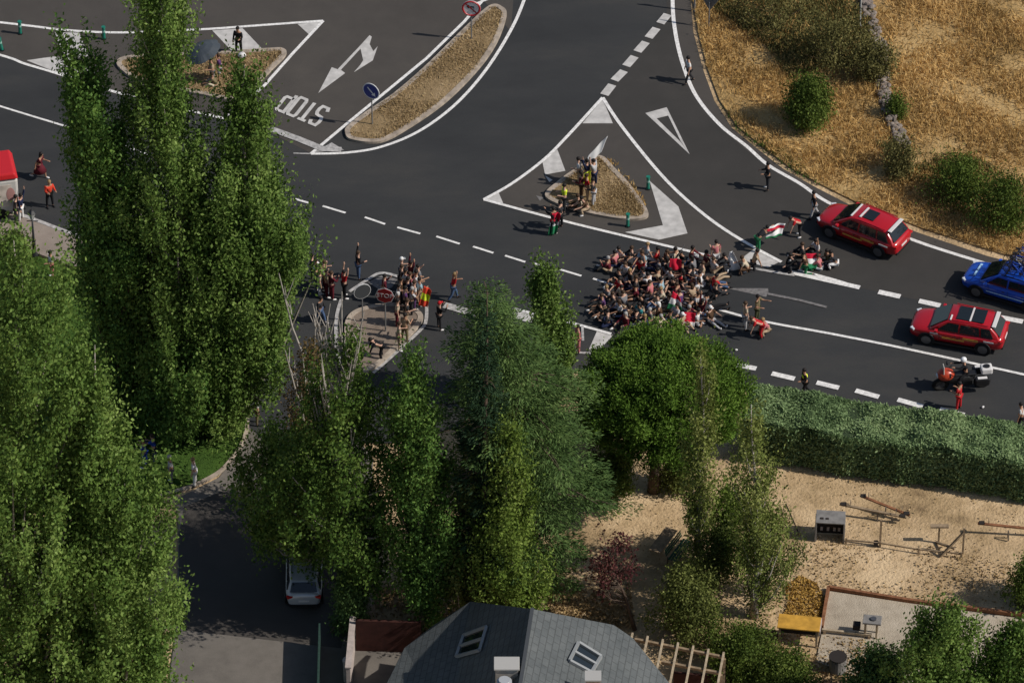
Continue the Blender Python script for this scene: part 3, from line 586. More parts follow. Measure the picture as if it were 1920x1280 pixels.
# clipped hedge
def hedge():
    fa, fb = G(1392, 860), G(2060, 958); wide = 2.7; top_h = zat(fb, 848)
    top_h = 2.35; d = (fb-fa).normalized(); nrm = Vector((-d.y, d.x, 0)); Ln = (fb-fa).length
    t = root('hedge', fa, math.atan2(d.y, d.x), 'long clipped green hedge with flat sunny top along the road edge', 'hedge')
    r = np.random.default_rng(5); n = 110000; Pl = []; ax = []
    X = r.uniform(-.2, Ln+.2, n); face = r.uniform(size=n); wob = .13*np.sin(X*.8)+.10*np.sin(X*2.1+1)+.06*np.sin(X*4.7)
    P = np.zeros((n, 3)); A = np.zeros((n, 3))
    top = face < .55; P[:, 0] = X
    P[top, 1] = r.uniform(0, wide, top.sum()); P[top, 2] = (top_h+wob[top]+r.normal(0, .045, top.sum())+.06*np.sin(P[top, 1]*4+P[top, 0]*2)); A[top] = (0, 0, 1.2)
    fr = (face >= .55) & (face < .9); P[fr, 1] = r.normal(0, .09, fr.sum())+wob[fr]*.6; P[fr, 2] = r.uniform(.05, top_h, fr.sum()); A[fr] = (0, -.8, .5)
    bk = face >= .9; P[bk, 1] = wide+r.normal(0, .08, bk.sum()); P[bk, 2] = r.uniform(.05, top_h, bk.sum()); A[bk] = (0, .8, .5)
    e = r.uniform(size=n) < .03; P[e, 0] = r.normal(0, .1, e.sum()); P[e, 1] = r.uniform(0, wide, e.sum()); P[e, 2] = r.uniform(0, top_h, e.sum())
    N_ = A.copy(); N_[top] = (0, 0, 1.6); N_[fr] = (-.9, -3, -.4); A[top] = 0; leaves('foliage', P, .08, .036, LF_hedge, t, axis=A, jit=.9, N=N_)
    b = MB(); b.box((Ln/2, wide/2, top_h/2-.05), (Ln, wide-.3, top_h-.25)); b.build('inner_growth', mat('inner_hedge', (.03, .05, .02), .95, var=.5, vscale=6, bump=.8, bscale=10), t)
hedge()
# small shrub by the lamp post
shrub((30, 478), [(470, 0, 55), (455, -5, 55), (445, 5, 40)], 'small dark shrub at the foot of the street lamp', LF_scrub, 16, 1500, 71, L=.08)
# ------------------------------------------------------------ people
SKINS = [mat('skin_tan', (.34, .19, .12), .6, .3), mat('skin_light', (.46, .28, .20), .6, .3), mat('skin_dark', (.17, .09, .055), .6, .3)]
CL = {'black': (.010, .010, .012), 'charcoal': (.03, .03, .033), 'white': (.66, .65, .64), 'cream': (.50, .43, .32), 'beige': (.36, .27, .18), 'grey': (.17, .17, .18),
      'red': (.42, .015, .02), 'maroon': (.10, .012, .02), 'teal': (.03, .22, .24), 'navy': (.012, .018, .05), 'denim': (.06, .10, .19), 'pale blue': (.28, .40, .46),
      'pink': (.48, .16, .17), 'khaki': (.16, .13, .07), 'olive': (.06, .065, .03), 'brown': (.08, .045, .025), 'orange red': (.62, .06, .03), 'neon yellow': (.62, .75, .04), 'purple': (.09, .04, .12), 'light grey': (.40, .40, .41), 'blue': (.02, .06, .35), 'green': (.02, .15, .06)}
def cloth(c): return mat('cloth_'+c.replace(' ', '_'), CL[c], .85, .2, var=.15, vscale=12)
HAIR = {'dark': mat('dark_hair', (.012, .009, .008), .7, .3), 'brown': mat('brown_hair', (.05, .028, .015), .7, .3), 'grey': mat('grey_hair', (.30, .29, .28), .7, .3), 'fair': mat('fair_hair', (.26, .17, .08), .7, .3),
        'white cap': cloth('white'), 'red cap': cloth('red'), 'bald': SKINS[0], 'helmet': mat('white_helmet', (.75, .75, .75), .25, .5)}
SKIN_OBJS = []
def skinobj(name, V, Rd, E, m, parent=None, sub=1):
    me = bpy.data.meshes.new(name); me.from_pydata([tuple(v) for v in V], E, []); me.update()
    o = link(name, me, m, parent); md = o.modifiers.new('skin', 'SKIN'); md.use_smooth_shade = True
    sv_ = me.skin_vertices[0].data
    for i, r_ in enumerate(Rd): sv_[i].radius = (r_, r_); sv_[i].use_root = (i == 0)
    s = o.modifiers.new('sub', 'SUBSURF'); s.levels = sub; s.render_levels = sub
    SKIN_OBJS.append(o); return o
PR = random.Random(4)
def nrm(v): v = Vector(v); return v.normalized()
ARMS = {'down': ((.05, .18, -1), (.25, .08, -1)), 'bent': ((.15, .22, -1), (1, -.15, .15)), 'up': ((.25, .35, .9), (.1, -.05, 1)), 'forward': ((.9, .12, -.25), (1, -.1, .2)), 'phone': ((.55, .2, -.6), (.55, -.35, .85)),
        'hips': ((-.1, .55, -.85), (.45, -.6, -.5)), 'knees': ((.75, .15, -.7), (.9, -.1, -.25)), 'back': ((-.6, .25, -.8), (-.15, .1, -1)), 'wide': ((.1, 1, .1), (.2, 1, .25)), 'ground': ((.5, .2, -.9), (.3, 0, -1))}
def person(px, py, face, pose, shirt, bottom, hair, label, group=None, arms=('down', 'down'), shorts=False, skin=None, skirt=False, vest=None, z0=0.0, scale=1.0, head_turn=0.0, loc=None, longhair=False):
    """face: heading in degrees, 0 = towards the photo's right, 90 = away from the camera"""
    rr = PR; B = G(px, py) if loc is None else Vector(loc); B.z = z0 if loc is None else B.z
    lean = 0; twist = rr.uniform(-.08, .08)
    if pose == 'stand':
        pz = .93; legs = [((.04, .10, -1), (.0, .03, -1)), ((-.03, .12, -1), (-.03, .02, -1))]; lean = rr.uniform(0, .1)
    elif pose == 'walk':
        pz = .90; legs = [((.42, .05, -1), (.15, .02, -1)), ((-.22, .05, -1), (-.62, .02, -1))]; lean = .12
    elif pose == 'run':
        pz = .88; legs = [((.65, .05, -1), (.1, .02, -1)), ((-.3, .05, -1), (-1.1, .02, -.65))]; lean = .22
    elif pose == 'sit':
        a = rr.uniform(R(22), R(46)); pz = .13; h = pz+.43*math.sin(a)-.09; b = math.asin(min(.98, h/.42)); legs = [((math.cos(a), rr.uniform(.05, .4), math.sin(a)), (math.cos(b), rr.uniform(-.2, .1), -math.sin(b)))]*2; lean = rr.uniform(-.2, .3)
    elif pose == 'sitflat':
        pz = .13; legs = [((1, .12, .10), (1, .05, -.14)), ((1, .22, .25), (.9, -.1, -.38))]; lean = -.15
    elif pose == 'crosslegged':
        pz = .13; legs = [((.75, .75, .12), (-.1, -1, -.16))]*2; lean = .15
    elif pose == 'kneel':
        pz = .48; legs = [((.1, .12, -1), (-1, .05, -.06)), ((.12, .15, -1), (-1, .05, -.06))]; lean = .3
    elif pose == 'crouch':
        pz = .36; legs = [((.9, .25, .18), (-.25, 0, -1)), ((.85, .3, .05), (-.1, 0, -1))]; lean = .5
    elif pose == 'bend':
        pz = .86; legs = [((.25, .12, -1), (-.2, .02, -1)), ((.0, .14, -1), (-.1, .02, -1))]; lean = 1.0
    elif pose == 'lie':
        pz = .16; legs = [((1, .15, .12), (1, .05, -.15)), ((1, .1, .3), (.9, .05, -.45))]; lean = -1.15
    elif pose == 'ride':
        pz = .86; legs = [((.85, .45, -.45), (-.25, .05, -1))]*2; lean = .2
    ux, uz = math.sin(lean), math.cos(lean)
    V = []; Rd = []; E = []
    def vtx(p, r_, par=None):
        V.append(Vector(p)); Rd.append(r_)
        if par is not None: E.append((par, len(V)-1))
        return len(V)-1
    pel = Vector((0, 0, pz)); up = Vector((ux, 0, uz))
    i0 = vtx(pel, .125); iw = vtx(pel+up*.20, .115, i0); ic = vtx(pel+up*.40, .135, iw); inn = vtx(pel+up*.53, .062, ic)
    hd = nrm((ux*.6+.12, 0, uz+.15)); ih = vtx(V[inn]+hd*.10, .078, inn); im = vtx(V[inn]+hd*.19, .092, ih); it = vtx(V[inn]+hd*.27, .070, im)
    # nose and brow give the face its side
    vtx(V[ih]+hd*.055+Vector((.105, 0, -.0)), .013, im)
    sh = []; hips = []
    for s in (1, -1):
        arm = arms[0] if s == 1 else arms[1]; ua, fa = ARMS[arm]
        j = vtx(pel+up*.46+Vector((0, s*.175, 0)), .062, ic)
        e_ = V[j]+nrm((ua[0]+rr.uniform(-.1, .1), ua[1]*s, ua[2]))*.28; k = vtx(e_, .044, j)
        if e_.z < .06: V[k].z = .06
        w_ = V[k]+nrm((fa[0], fa[1]*s, fa[2]+rr.uniform(-.1, .1)))*.25; w_.z = max(w_.z, .05); l = vtx(w_, .030, k)
        hdv = (V[l]-V[k]).normalized(); pm = vtx(V[l]+hdv*.07, .034, l)
        side = hdv.cross(Vector((0, 0, 1)))
        side = side.normalized() if side.length > .2 else Vector((1, 0, 0))
        pn = side.cross(hdv)
        for q in range(4):
            vtx(V[pm]+hdv*(.085-.01*abs(q-1.3))+side*(q-1.5)*.021-pn*.02, .009, pm)
        vtx(V[l]+hdv*.06+side*.06, .010, l)
        sh.append((j, k, l))
        th, sn = legs[0 if s == 1 else 1]
        h = vtx(pel+Vector((0, s*.095, -.06)), .088, i0); kn = vtx(V[h]+nrm((th[0], th[1]*s, th[2]))*.43, .058, h)
        an = vtx(V[kn]+nrm((sn[0], sn[1]*s, sn[2]))*.42, .038, kn)
        if V[an].z < .07: V[an].z = .07
        fd = Vector((1, .1*s, 0)) if pose not in ('sitflat', 'lie') else Vector((.35, .2*s, .9))
        if pose == 'kneel': fd = Vector((-1, 0, -.2))
        toe = vtx(V[an]+fd.normalized()*.15+Vector((0, 0, -.035)), .030, an); V[toe].z = max(V[toe].z, .03)
        hips.append((h, kn, an, toe))
    mn = min(v.z-r_ for v, r_ in zip(V, Rd)); dz = -mn if pose in ('stand', 'walk', 'run', 'bend') else 0
    for v in V: v.z += dz; v *= scale
    Rd = [r_*scale for r_ in Rd]
    sk = skin or rr.choice(SKINS[:2])
    body = skinobj('person', V, Rd, E, sk)
    body.location = B; body.rotation_euler = (0, 0, R(face)); tag(body, label, 'person', group)
    def sub_chain(name, idxs, edges, grow, m):
        mp = {i: n for n, i in enumerate(idxs)}
        skinobj(name, [V[i] for i in idxs], [Rd[i]+grow for i in idxs], [(mp[a], mp[b]) for a, b in edges], m, body)
    # shirt: torso and upper arms
    vv = [V[i0], V[iw], V[ic], V[ic].lerp(V[inn], .35)]; rd = [Rd[i0]+.012, Rd[iw]+.022, Rd[ic]+.022, .085]; ee = [(0, 1), (1, 2), (2, 3)]
    for (j, k, l) in sh:
        n = len(vv); vv += [V[j], V[j].lerp(V[k], .75)]; rd += [.078, .062]; ee += [(2, n), (n, n+1)]
        if shirt in ('black', 'charcoal', 'navy', 'maroon', 'orange red') and not shorts: vv += [V[k], V[l]]; rd += [.055, .042]; ee += [(n+1, n+2), (n+2, n+3)]
    skinobj('shirt', vv, rd, ee, cloth(shirt), body)
    if vest: skinobj('hi_vis_vest', [V[iw], V[ic], V[ic].lerp(V[inn], .3)], [.15, .178, .12], [(0, 1), (1, 2)], cloth(vest), body)
    vv = [V[i0]]; rd = [.135]; ee = []
    for (h, kn, an, toe) in hips:
        n = len(vv); e_ = V[kn] if shorts else V[kn].lerp(V[an], .92)
        if shorts: vv += [V[h], V[h].lerp(V[kn], .85)]; rd += [.105, .085]; ee += [(0, n), (n, n+1)]
        else: vv += [V[h], V[kn], e_]; rd += [.102, .074, .058]; ee += [(0, n), (n, n+1), (n+1, n+2)]
    skinobj('shorts' if shorts else 'trousers', vv, rd, ee, cloth(bottom), body)
    if skirt:
        b = MB(); b.tube([V[i0]+Vector((0, 0, .06)), V[i0]-Vector((-.03, 0, .42))], [.15, .34], 14); b.build('skirt', cloth(bottom), body, smooth=True)
    hc = V[im]; b = MB()
    if hair == 'helmet': b.ball(tuple(hc+Vector((0, 0, .03))), (.155, .14, .15), 14, 9)
    else:
        b.ball(tuple(hc+Vector((-.018, 0, .022))), (.112, .10, .108), 12, 8)
        if longhair: b.ball(tuple(hc+Vector((-.07, 0, -.11))), (.07, .095, .17), 10, 7)
        if 'cap' in hair: b.box(tuple(hc+Vector((.12, 0, .03))), (.1, .13, .015))
    b.build('cap' if 'cap' in hair else ('helmet' if hair == 'helmet' else 'hair'), HAIR[hair], body, smooth=True)
    for (h, kn, an, toe) in hips:
        b = MB(); b.tube([V[an]-Vector((0, 0, .005)), V[toe]+(V[toe]-V[an]).normalized()*.03], [.052, .038], 8); b.build('shoe', cloth('white' if rr.random() < .35 else 'black'), body, smooth=True)
    return body
GC = 'people standing round the lower traffic island'
person(672, 522, 20, 'stand', 'black', 'denim', 'brown', 'person in dark jacket and jeans alone on the road, one hand raised', GC, ('up', 'bent'))
person(592, 536, -10, 'stand', 'white', 'navy', 'dark', 'person in white top nearest the big poplar, rear of the left huddle', GC, ('phone', 'down'))
person(603, 545, 10, 'stand', 'white', 'charcoal', 'dark', 'person in white shirt in the middle of the left huddle', GC, ('bent', 'bent'))
person(600, 556, 0, 'stand', 'cream', 'light grey', 'dark', 'person in cream top and pale trousers, front of the left huddle', GC, ('phone', 'down'))
person(612, 556, 20, 'stand', 'beige', 'maroon', 'dark', 'person in beige top with raised hand inside the left huddle', GC, ('up', 'down'))
person(622, 560, 30, 'stand', 'maroon', 'maroon', 'brown', 'person in maroon clothes and white shoes, right of the left huddle', GC, ('bent', 'phone'))
person(586, 527, 0, 'stand', 'navy', 'charcoal', 'dark', 'person in navy partly hidden by the big poplar, behind the left huddle', GC)
person(600, 605, -30, 'walk', 'charcoal', 'denim', 'dark', 'person in charcoal and jeans standing apart below the left huddle', GC)
person(646, 558, 20, 'stand', 'red', 'black', 'dark', 'person in red top with both hands raised left of the signs', GC, ('up', 'up'))
person(720, 566, 10, 'stand', 'maroon', 'beige', 'dark', 'person in maroon top right behind the red octagonal sign', GC, ('phone', 'down'))
person(753, 534, 10, 'stand', 'light grey', 'navy', 'white cap', 'person in grey shirt and white cap at the rear of the right huddle', GC, ('bent', 'down'))
person(770, 541, 20, 'stand', 'maroon', 'charcoal', 'dark', 'person in maroon with both arms raised at the rear of the right huddle', GC, ('up', 'up'))
person(758, 556, 10, 'stand', 'white', 'black', 'dark', 'person in bright white shirt in the middle of the right huddle', GC, ('bent', 'down'))
person(768, 562, 30, 'stand', 'pink', 'charcoal', 'brown', 'person in pink top in the middle of the right huddle', GC, ('phone', 'down'))
person(780, 558, 10, 'stand', 'white', 'denim', 'dark', 'person in white shirt and jeans at the right side of the right huddle', GC, ('bent', 'bent'))
person(786, 572, 30, 'stand', 'pale blue', 'beige', 'dark', 'person in pale blue holding up the orange red flag', GC, ('forward', 'bent'), True)
person(746, 584, 0, 'stand', 'white', 'beige', 'dark', 'person in long white shirt beside the octagonal sign', GC, ('bent', 'down'))
person(759, 588, 10, 'stand', 'purple', 'black', 'dark', 'person in purple top at the front of the right huddle', GC, ('bent', 'bent'))
person(771, 590, 20, 'stand', 'light grey', 'charcoal', 'grey', 'grey haired person in light grey, front of the right huddle', GC, ('down', 'phone'))
person(745, 612, 0, 'stand', 'cream', 'maroon', 'dark', 'person in cream top and maroon trousers just inside the island', GC, ('bent', 'down'))
person(762, 612, 10, 'stand', 'charcoal', 'beige', 'brown', 'person in charcoal top and beige trousers on the island edge', GC, ('down', 'bent'), True)
person(850, 562, 10, 'walk', 'red', 'denim', 'fair', 'person in red top and jeans walking on the road right of the huddle', GC, ('bent', 'up'))
person(824, 617, 30, 'stand', 'black', 'charcoal', 'red cap', 'person in black with red cap and raised forearms near the fir tree', GC, ('phone', 'phone'))
person(748, 655, 10, 'stand', 'cream', 'beige', 'brown', 'person in cream top at the lower right edge of the island', GC, ('bent', 'down'), True)
person(759, 640, 60, 'stand', 'beige', 'khaki', 'dark', 'person in beige leaning behind the one in cream', GC, ('bent', 'bent'))
person(716, 672, 190, 'bend', 'black', 'black', 'dark', 'dark dressed person bending down at the island tip', GC, ('ground', 'ground'))
person(1084, 660, 200, 'stand', 'pink', 'pink', 'dark', 'person in pink clothes on the white hatching between poplar and pine', None, ('bent', 'down'))
for (x, y, f, sh_, bt, hr, lb, ar) in [
    (752, 548, 20, 'charcoal', 'black', 'brown', 'brown haired person in charcoal behind the bright white shirt in the right huddle', ('phone', 'down')),
    (764, 571, 0, 'navy', 'charcoal', 'dark', 'person in navy squeezed in the centre of the right huddle', ('bent', 'bent')),
    (776, 578, 20, 'white', 'purple', 'brown', 'brown haired person in white top and purple trousers in the right huddle', ('bent', 'down')),
    (751, 572, 10, 'brown', 'black', 'dark', 'person in brown top at the left side of the right huddle', ('down', 'down')),
    (608, 539, 10, 'khaki', 'black', 'brown', 'person in khaki at the rear right of the left huddle', ('bent', 'down')),
    (593, 549, 0, 'purple', 'grey', 'dark', 'person in purple top at the left of the left huddle', ('bent', 'bent')),
    (783, 548, 30, 'grey', 'navy', 'dark', 'person in grey at the far right rear of the right huddle', ('phone', 'down'))]:
    person(x, y, f, 'stand', sh_, bt, hr, lb, GC, ar)
GT = 'people on the grassy triangle'
person(1086, 346, 180, 'stand', 'white', 'beige', 'dark', 'dark haired person in white shirt at the top of the triangle group', GT, ('bent', 'down'))
person(1101, 350, 150, 'stand', 'navy', 'navy', 'dark', 'person in navy holding the left end of the white banner', GT, ('up', 'forward'))
person(1114, 350, 150, 'stand', 'light grey', 'navy', 'dark', 'person in light grey holding the right end of the white banner', GT, ('up', 'up'))
person(1090, 372, 170, 'stand', 'maroon', 'brown', 'dark', 'person in maroon below the white shirted one on the triangle', GT, ('bent', 'down'), longhair=True)
person(1101, 377, 190, 'stand', 'red', 'beige', 'brown', 'person in red shirt and beige trousers on the grassy triangle', GT, ('down', 'bent'))
person(1113, 385, 170, 'stand', 'charcoal', 'light grey', 'dark', 'person in charcoal top and pale trousers on the grassy triangle', GT, ('bent', 'down'))
person(1090, 391, 180, 'sit', 'cream', 'brown', 'brown', 'person in cream sitting on the triangle kerb', GT, ('knees', 'knees'))
person(1101, 398, 200, 'crouch', 'brown', 'beige', 'dark', 'person in brown crouching low at the triangle kerb', GT, ('knees', 'knees'))
person(1058, 396, 190, 'stand', 'neon yellow', 'charcoal', 'dark', 'person in neon yellow jacket at the left tip of the triangle grass', GT, ('bent', 'bent'), vest='neon yellow')
person(1038, 440, 120, 'stand', 'black', 'black', 'dark', 'person wrapped in a long flag standing on the white edge line', GT, ('forward', 'forward'))
person(1050, 428, 150, 'stand', 'charcoal', 'black', 'dark', 'person in charcoal right behind the flag wearer', GT)
GU = 'people on the upper left island'
person(448, 100, 250, 'stand', 'black', 'black', 'dark', 'person all in black standing on white hatching right of the umbrella', GU, ('bent', 'down'))
person(399, 158, 200, 'stand', 'beige', 'grey', 'dark', 'person in beige sheltering under the left side of the dark umbrella', GU, ('bent', 'down'), True)
person(412, 152, 180, 'stand', 'purple', 'light grey', 'brown', 'person in purple under the right side of the dark umbrella', GU, ('up', 'down'), True)
person(405, 163, 170, 'sit', 'khaki', 'cream', 'brown', 'person in khaki sitting in front of the umbrella pair', GU, ('knees', 'knees'))
GL = 'people on the road at the left edge'
person(75, 334, -20, 'run', 'maroon', 'maroon', 'dark', 'long haired person in maroon dress striding on the road', GL, ('bent', 'back'), True, skirt=True, longhair=True)
person(94, 388, -60, 'stand', 'orange red', 'black', 'fair', 'person in bright orange red top near the red roofed van', GL, ('bent', 'bent'))
person(40, 414, -20, 'stand', 'navy', 'white', 'dark', 'person in navy top and white trousers with one arm raised beside the van', GL, ('up', 'down'))
person(31, 417, 0, 'stand', 'charcoal', 'charcoal', 'dark', 'person in charcoal close against the side of the red roofed van', GL)
person(14, 362, 0, 'stand', 'white', 'red', 'white cap', 'person in white cap behind the red roofed van', GL)
person(98, 521, 200, 'stand', 'white', 'pink', 'dark', 'dark haired person in white top standing on grass near the lamp', None, ('bent', 'down'), True)
GW = 'people dotted along the right lane'
person(1292, 155, 200, 'walk', 'white', 'charcoal', 'dark', 'person in white shirt walking along the curved white edge line', GW)
person(1439, 355, 190, 'stand', 'black', 'charcoal', 'dark', 'person in black standing alone by the field edge casting a long shadow', GW, ('bent', 'bent'))
person(1527, 408, 190, 'walk', 'black', 'light grey', 'dark', 'person in black top and pale trousers just ahead of the upper red car', GW)
person(1500, 442, 200, 'bend', 'red', 'charcoal', 'dark', 'person in red top bending down in front of the upper red car', GW, ('ground', 'ground'))
person(1420, 470, 30, 'bend', 'charcoal', 'green', 'dark', 'person in charcoal stooping with the big striped flag', GW, ('forward', 'forward'))
person(1342, 502, 110, 'stand', 'pink', 'light grey', 'dark', 'person in pink and white with a backpack above the seated crowd', GW, ('bent', 'down'), vest=None)
person(1368, 505, 200, 'crouch', 'charcoal', 'charcoal', 'dark', 'dark haired person crouching under a white sheet above the crowd', GW, ('knees', 'knees'))
person(1402, 512, 180, 'crouch', 'cream', 'brown', 'brown', 'person in cream crouching on the white painted tip of the triangle', GW, ('ground', 'knees'))
person(1412, 505, 10, 'kneel', 'beige', 'charcoal', 'dark', 'person in beige kneeling behind the one on the white tip', GW, ('ground', 'ground'))
GM = 'cluster sitting by the upper red car'
for (x, y, f, p, sh_, bt, hr, lb, ar) in [
    (1492, 505, 200, 'crouch', 'black', 'charcoal', 'dark', 'person in black at the left end of the cluster beside the car', ('knees', 'ground')),
    (1506, 482, 190, 'sit', 'charcoal', 'black', 'brown', 'person in charcoal at the upper left of the cluster beside the car', ('knees', 'knees')),
    (1512, 510, 170, 'kneel', 'brown', 'green', 'dark', 'person in brown and green kneeling at the front of the car cluster', ('ground', 'forward')),
    (1522, 498, 200, 'sit', 'red', 'purple', 'dark', 'person in red and purple in the middle of the car cluster', ('bent', 'knees')),
    (1533, 474, 210, 'sit', 'white', 'black', 'dark', 'person in white shirt at the top of the cluster beside the car', ('up', 'knees')),
    (1538, 505, 160, 'sit', 'pink', 'light grey', 'brown', 'person in pink and grey at the bottom of the car cluster', ('knees', 'knees')),
    (1553, 494, 200, 'crosslegged', 'olive', 'charcoal', 'dark', 'person in olive right of the car cluster middle', ('bent', 'bent')),
    (1568, 502, 180, 'crouch', 'charcoal', 'white', 'dark', 'person in charcoal top and white trousers, right end of the car cluster', ('knees', 'ground'))]:
    person(x, y, f, p, sh_, bt, hr, lb, GM, ar)
GR = 'people right of the seated crowd'
person(1396, 617, 20, 'stand', 'cream', 'light grey', 'brown', 'person in cream shirt and light trousers right of the seated crowd', GR, ('bent', 'down'))
person(1419, 604, -20, 'stand', 'khaki', 'olive', 'dark', 'person in khaki with dark hair leaning behind the cream shirted one', GR, ('forward', 'bent'))
person(1428, 632, 190, 'bend', 'red', 'red', 'brown', 'person all in red stooping on the lower white line', GR, ('ground', 'ground'))
person(1440, 626, 200, 'crouch', 'pink', 'beige', 'fair', 'person in pink crouching beside the stooping red one', GR, ('ground', 'knees'))
person(1509, 741, 200, 'walk', 'black', 'black', 'dark', 'officer in dark uniform and yellow vest walking beside the hedge', None, ('bent', 'down'), vest='neon yellow')
person(1797, 768, 150, 'stand', 'red', 'red', 'dark', 'person in all red standing in front of the motorbike', None, ('bent', 'bent'), skin=SKINS[0])
person(1914, 806, 170, 'walk', 'white', 'charcoal', 'dark', 'person in white shirt cut off by the right edge past the hedge', None)
GS2 = 'people in the shade of the lawn trees'
person(424, 812, 200, 'walk', 'charcoal', 'denim', 'dark', 'person in charcoal and jeans on the sunny lawn under the poplars', GS2)
person(366, 910, 180, 'stand', 'white', 'white', 'fair', 'person in white at the lower lawn kerb', GS2)
person(322, 905, 190, 'stand', 'light grey', 'grey', 'grey', 'grey haired person in light grey left of the one in white', GS2)
person(482, 795, 10, 'stand', 'white', 'khaki', 'dark', 'person in white shirt at the kerb corner where the side street starts', GS2)
person(272, 875, 160, 'stand', 'blue', 'blue', 'dark', 'person in bright blue on the lawn beside the left poplars', GS2, ('bent', 'bent'))
person(290, 866, 170, 'stand', 'blue', 'navy', 'brown', 'person in blue top and navy trousers right of the all blue one', GS2, ('forward', 'bent'))
person(186, 520, 200, 'sit', 'light grey', 'charcoal', 'grey', 'person in grey sitting at the edge of the poplar shade near the pavement', GS2)

# the sit-in on the road: every person their own object
ZX = [(0, 'at the left end'), (1165, 'left of middle'), (1215, 'midway along'), (1265, 'right of middle'), (1310, 'at the right end')]
ZY = [(0, 'back row'), (500, 'second row'), (528, 'third row'), (555, 'fourth row'), (582, 'front row')]
POLY = [(1118, 590), (1125, 560), (1160, 545), (1150, 520), (1128, 505), (1165, 480), (1205, 470), (1260, 485), (1300, 478), (1345, 500), (1350, 535), (1335, 570), (1340, 600), (1300, 610), (1210, 612), (1150, 612)]
CR = random.Random(21); pts = []
tries = 0
while tries < 30000:
    tries += 1; x, y = CR.uniform(1112, 1352), CR.uniform(468, 613)
    if not inpoly(np.array([x]), np.array([y]), POLY)[0]: continue
    if all(((x-a)/19.5)**2+((y-b)/13.5)**2 > 1 for a, b in pts): pts.append((x, y))
SH = ['black', 'charcoal', 'white', 'beige', 'cream', 'brown', 'maroon', 'navy', 'grey', 'khaki', 'red', 'teal', 'pink', 'light grey', 'pale blue', 'purple']
BT = ['black', 'denim', 'beige', 'charcoal', 'navy', 'light grey']
used = set(); fixed = {(1172, 500): 'teal'}
for (x, y) in sorted(pts, key=lambda t: t[1]):
    zx = [n for a, n in ZX if x >= a][-1]; zy = [n for a, n in ZY if y >= a][-1]
    for k in range(200):
        wts = [14, 10, 7, 6, 5, 6, 5, 5, 4, 5, 3, .4, 2, 3, 1, 1]
        sh_ = CR.choices(SH, wts)[0]; bt = CR.choice(BT)
        if (zx, zy, sh_) not in used: break
    if abs(x-1172) < 9 and abs(y-500) < 9: sh_ = 'teal'
    if abs(x-1236) < 9 and abs(y-600) < 9: sh_ = 'pale blue'
    used.add((zx, zy, sh_))
    ang = math.degrees(math.atan2(-(y-545)*1.5, x-1230))
    edge = ((x-1232)/118)**2+((y-542)/70)**2
    face = CR.uniform(120, 240) if edge < .75 else (180+CR.uniform(-40, 40) if x < 1232 else CR.uniform(-50, 40))
    pose = CR.choices(['sit', 'crosslegged', 'sitflat', 'kneel'], [7, 5, .8, .8])[0]
    if x > 1316: pose = CR.choice(['sitflat', 'lie', 'sit', 'sit'])
    aa = CR.choices([('knees', 'knees'), ('bent', 'knees'), ('up', 'knees'), ('phone', 'bent'), ('back', 'knees'), ('up', 'up'), ('forward', 'bent')], [6, 5, 1.4, 3, 1.5, .5, 2])[0]
    person(x, y+6, face, pose, sh_, bt, CR.choices(['dark', 'brown', 'grey', 'fair', 'white cap'], [8, 4, 1, 1, .7])[0],
           f'person in {sh_} seated {zx} of the sit-in {zy}', 'people sitting on the road in protest', aa, shorts=CR.random() < .25, longhair=CR.random() < .3)
print('sit-in people', len(pts))

# ------------------------------------------------------------ flags, banners, umbrella
M_fk = mat('flag_black', (.012, .012, .012), .8); M_fw = mat('flag_white', (.70, .70, .69), .8); M_fg = mat('flag_green', (.02, .20, .08), .8); M_fr = mat('flag_red', (.50, .01, .035), .8)
M_pole = mat('pole_grey', (.20, .20, .20), .6, metal=.3)
def flag(name, P, corners, label, stripes, tri=True, wav=.07, group=None, n=16, cat='flag', pole=None, ph=0):
    """corners: hoist bottom, hoist top, fly top, fly bottom (offsets from P)"""
    t = root(name, P, 0, label, cat, group); a, b, c, d = map(Vector, corners); vs = []; fs = []; mi = []
    nr = (b-a).cross(d-a).normalized()
    for i in range(n+1):
        u = i/n
        for j in range(13):
            v = j/12; p = a.lerp(d, u).lerp(b.lerp(c, u), v); p = p+nr*wav*(math.sin(u*9+v*2+ph)*u+.3*math.sin(v*7+u*4)*u)
            vs.append(p)
    for i in range(n):
        for j in range(12):
            fs.append((i*13+j, (i+1)*13+j, (i+1)*13+j+1, i*13+j+1)); u = (i+.5)/n; v = (j+.5)/12
            k = min(len(stripes)-1, int((1-v)*len(stripes)))
            mi.append(3 if tri and u*3.0 < 1-abs(v-.5)*2 else stripes[k])
    mb = MB(); mb.v = [tuple(v) for v in vs]; mb.f = [list(f) for f in fs]; mb.mi = mi
    o = mb.build('cloth', [M_fk, M_fw, M_fg, M_fr, cloth('neon yellow'), cloth('orange red')], t, smooth=True)
    s = o.modifiers.new('solid', 'SOLIDIFY'); s.thickness = .008
    if pole: q = MB(); q.tube([Vector(pole[0]), Vector(pole[1])], .014, 6); q.build('pole', M_pole, t)
    return t
GF2 = 'striped flags carried by the protesters'
flag('flag', G(1262, 580), [(-.35, -.3, .25), (-.02, -.1, 1.25), (.35, -.12, .85), (.42, -.35, .25)], 'red white and green flag draped in the front of the seated crowd', [2, 1, 3][::-1], False, .10, GF2, ph=1)
flag('flag', G(1425, 470), [(.25, .1, .65), (.35, .3, 1.25), (1.2, .75, 1.2), (1.05, .35, .65)], 'striped red white and green flag stretched out by the stooping person', [1, 3, 1, 1, 2], False, .12, GF2)
flag('flag', G(1035, 440), [(-.22, -.12, .05), (.0, -.12, 1.45), (.42, .0, 1.4), (.2, -.1, .1)], 'long flag with dark red top and green end worn as a cape', [3, 3, 1, 2, 2], False, .08, GF2)
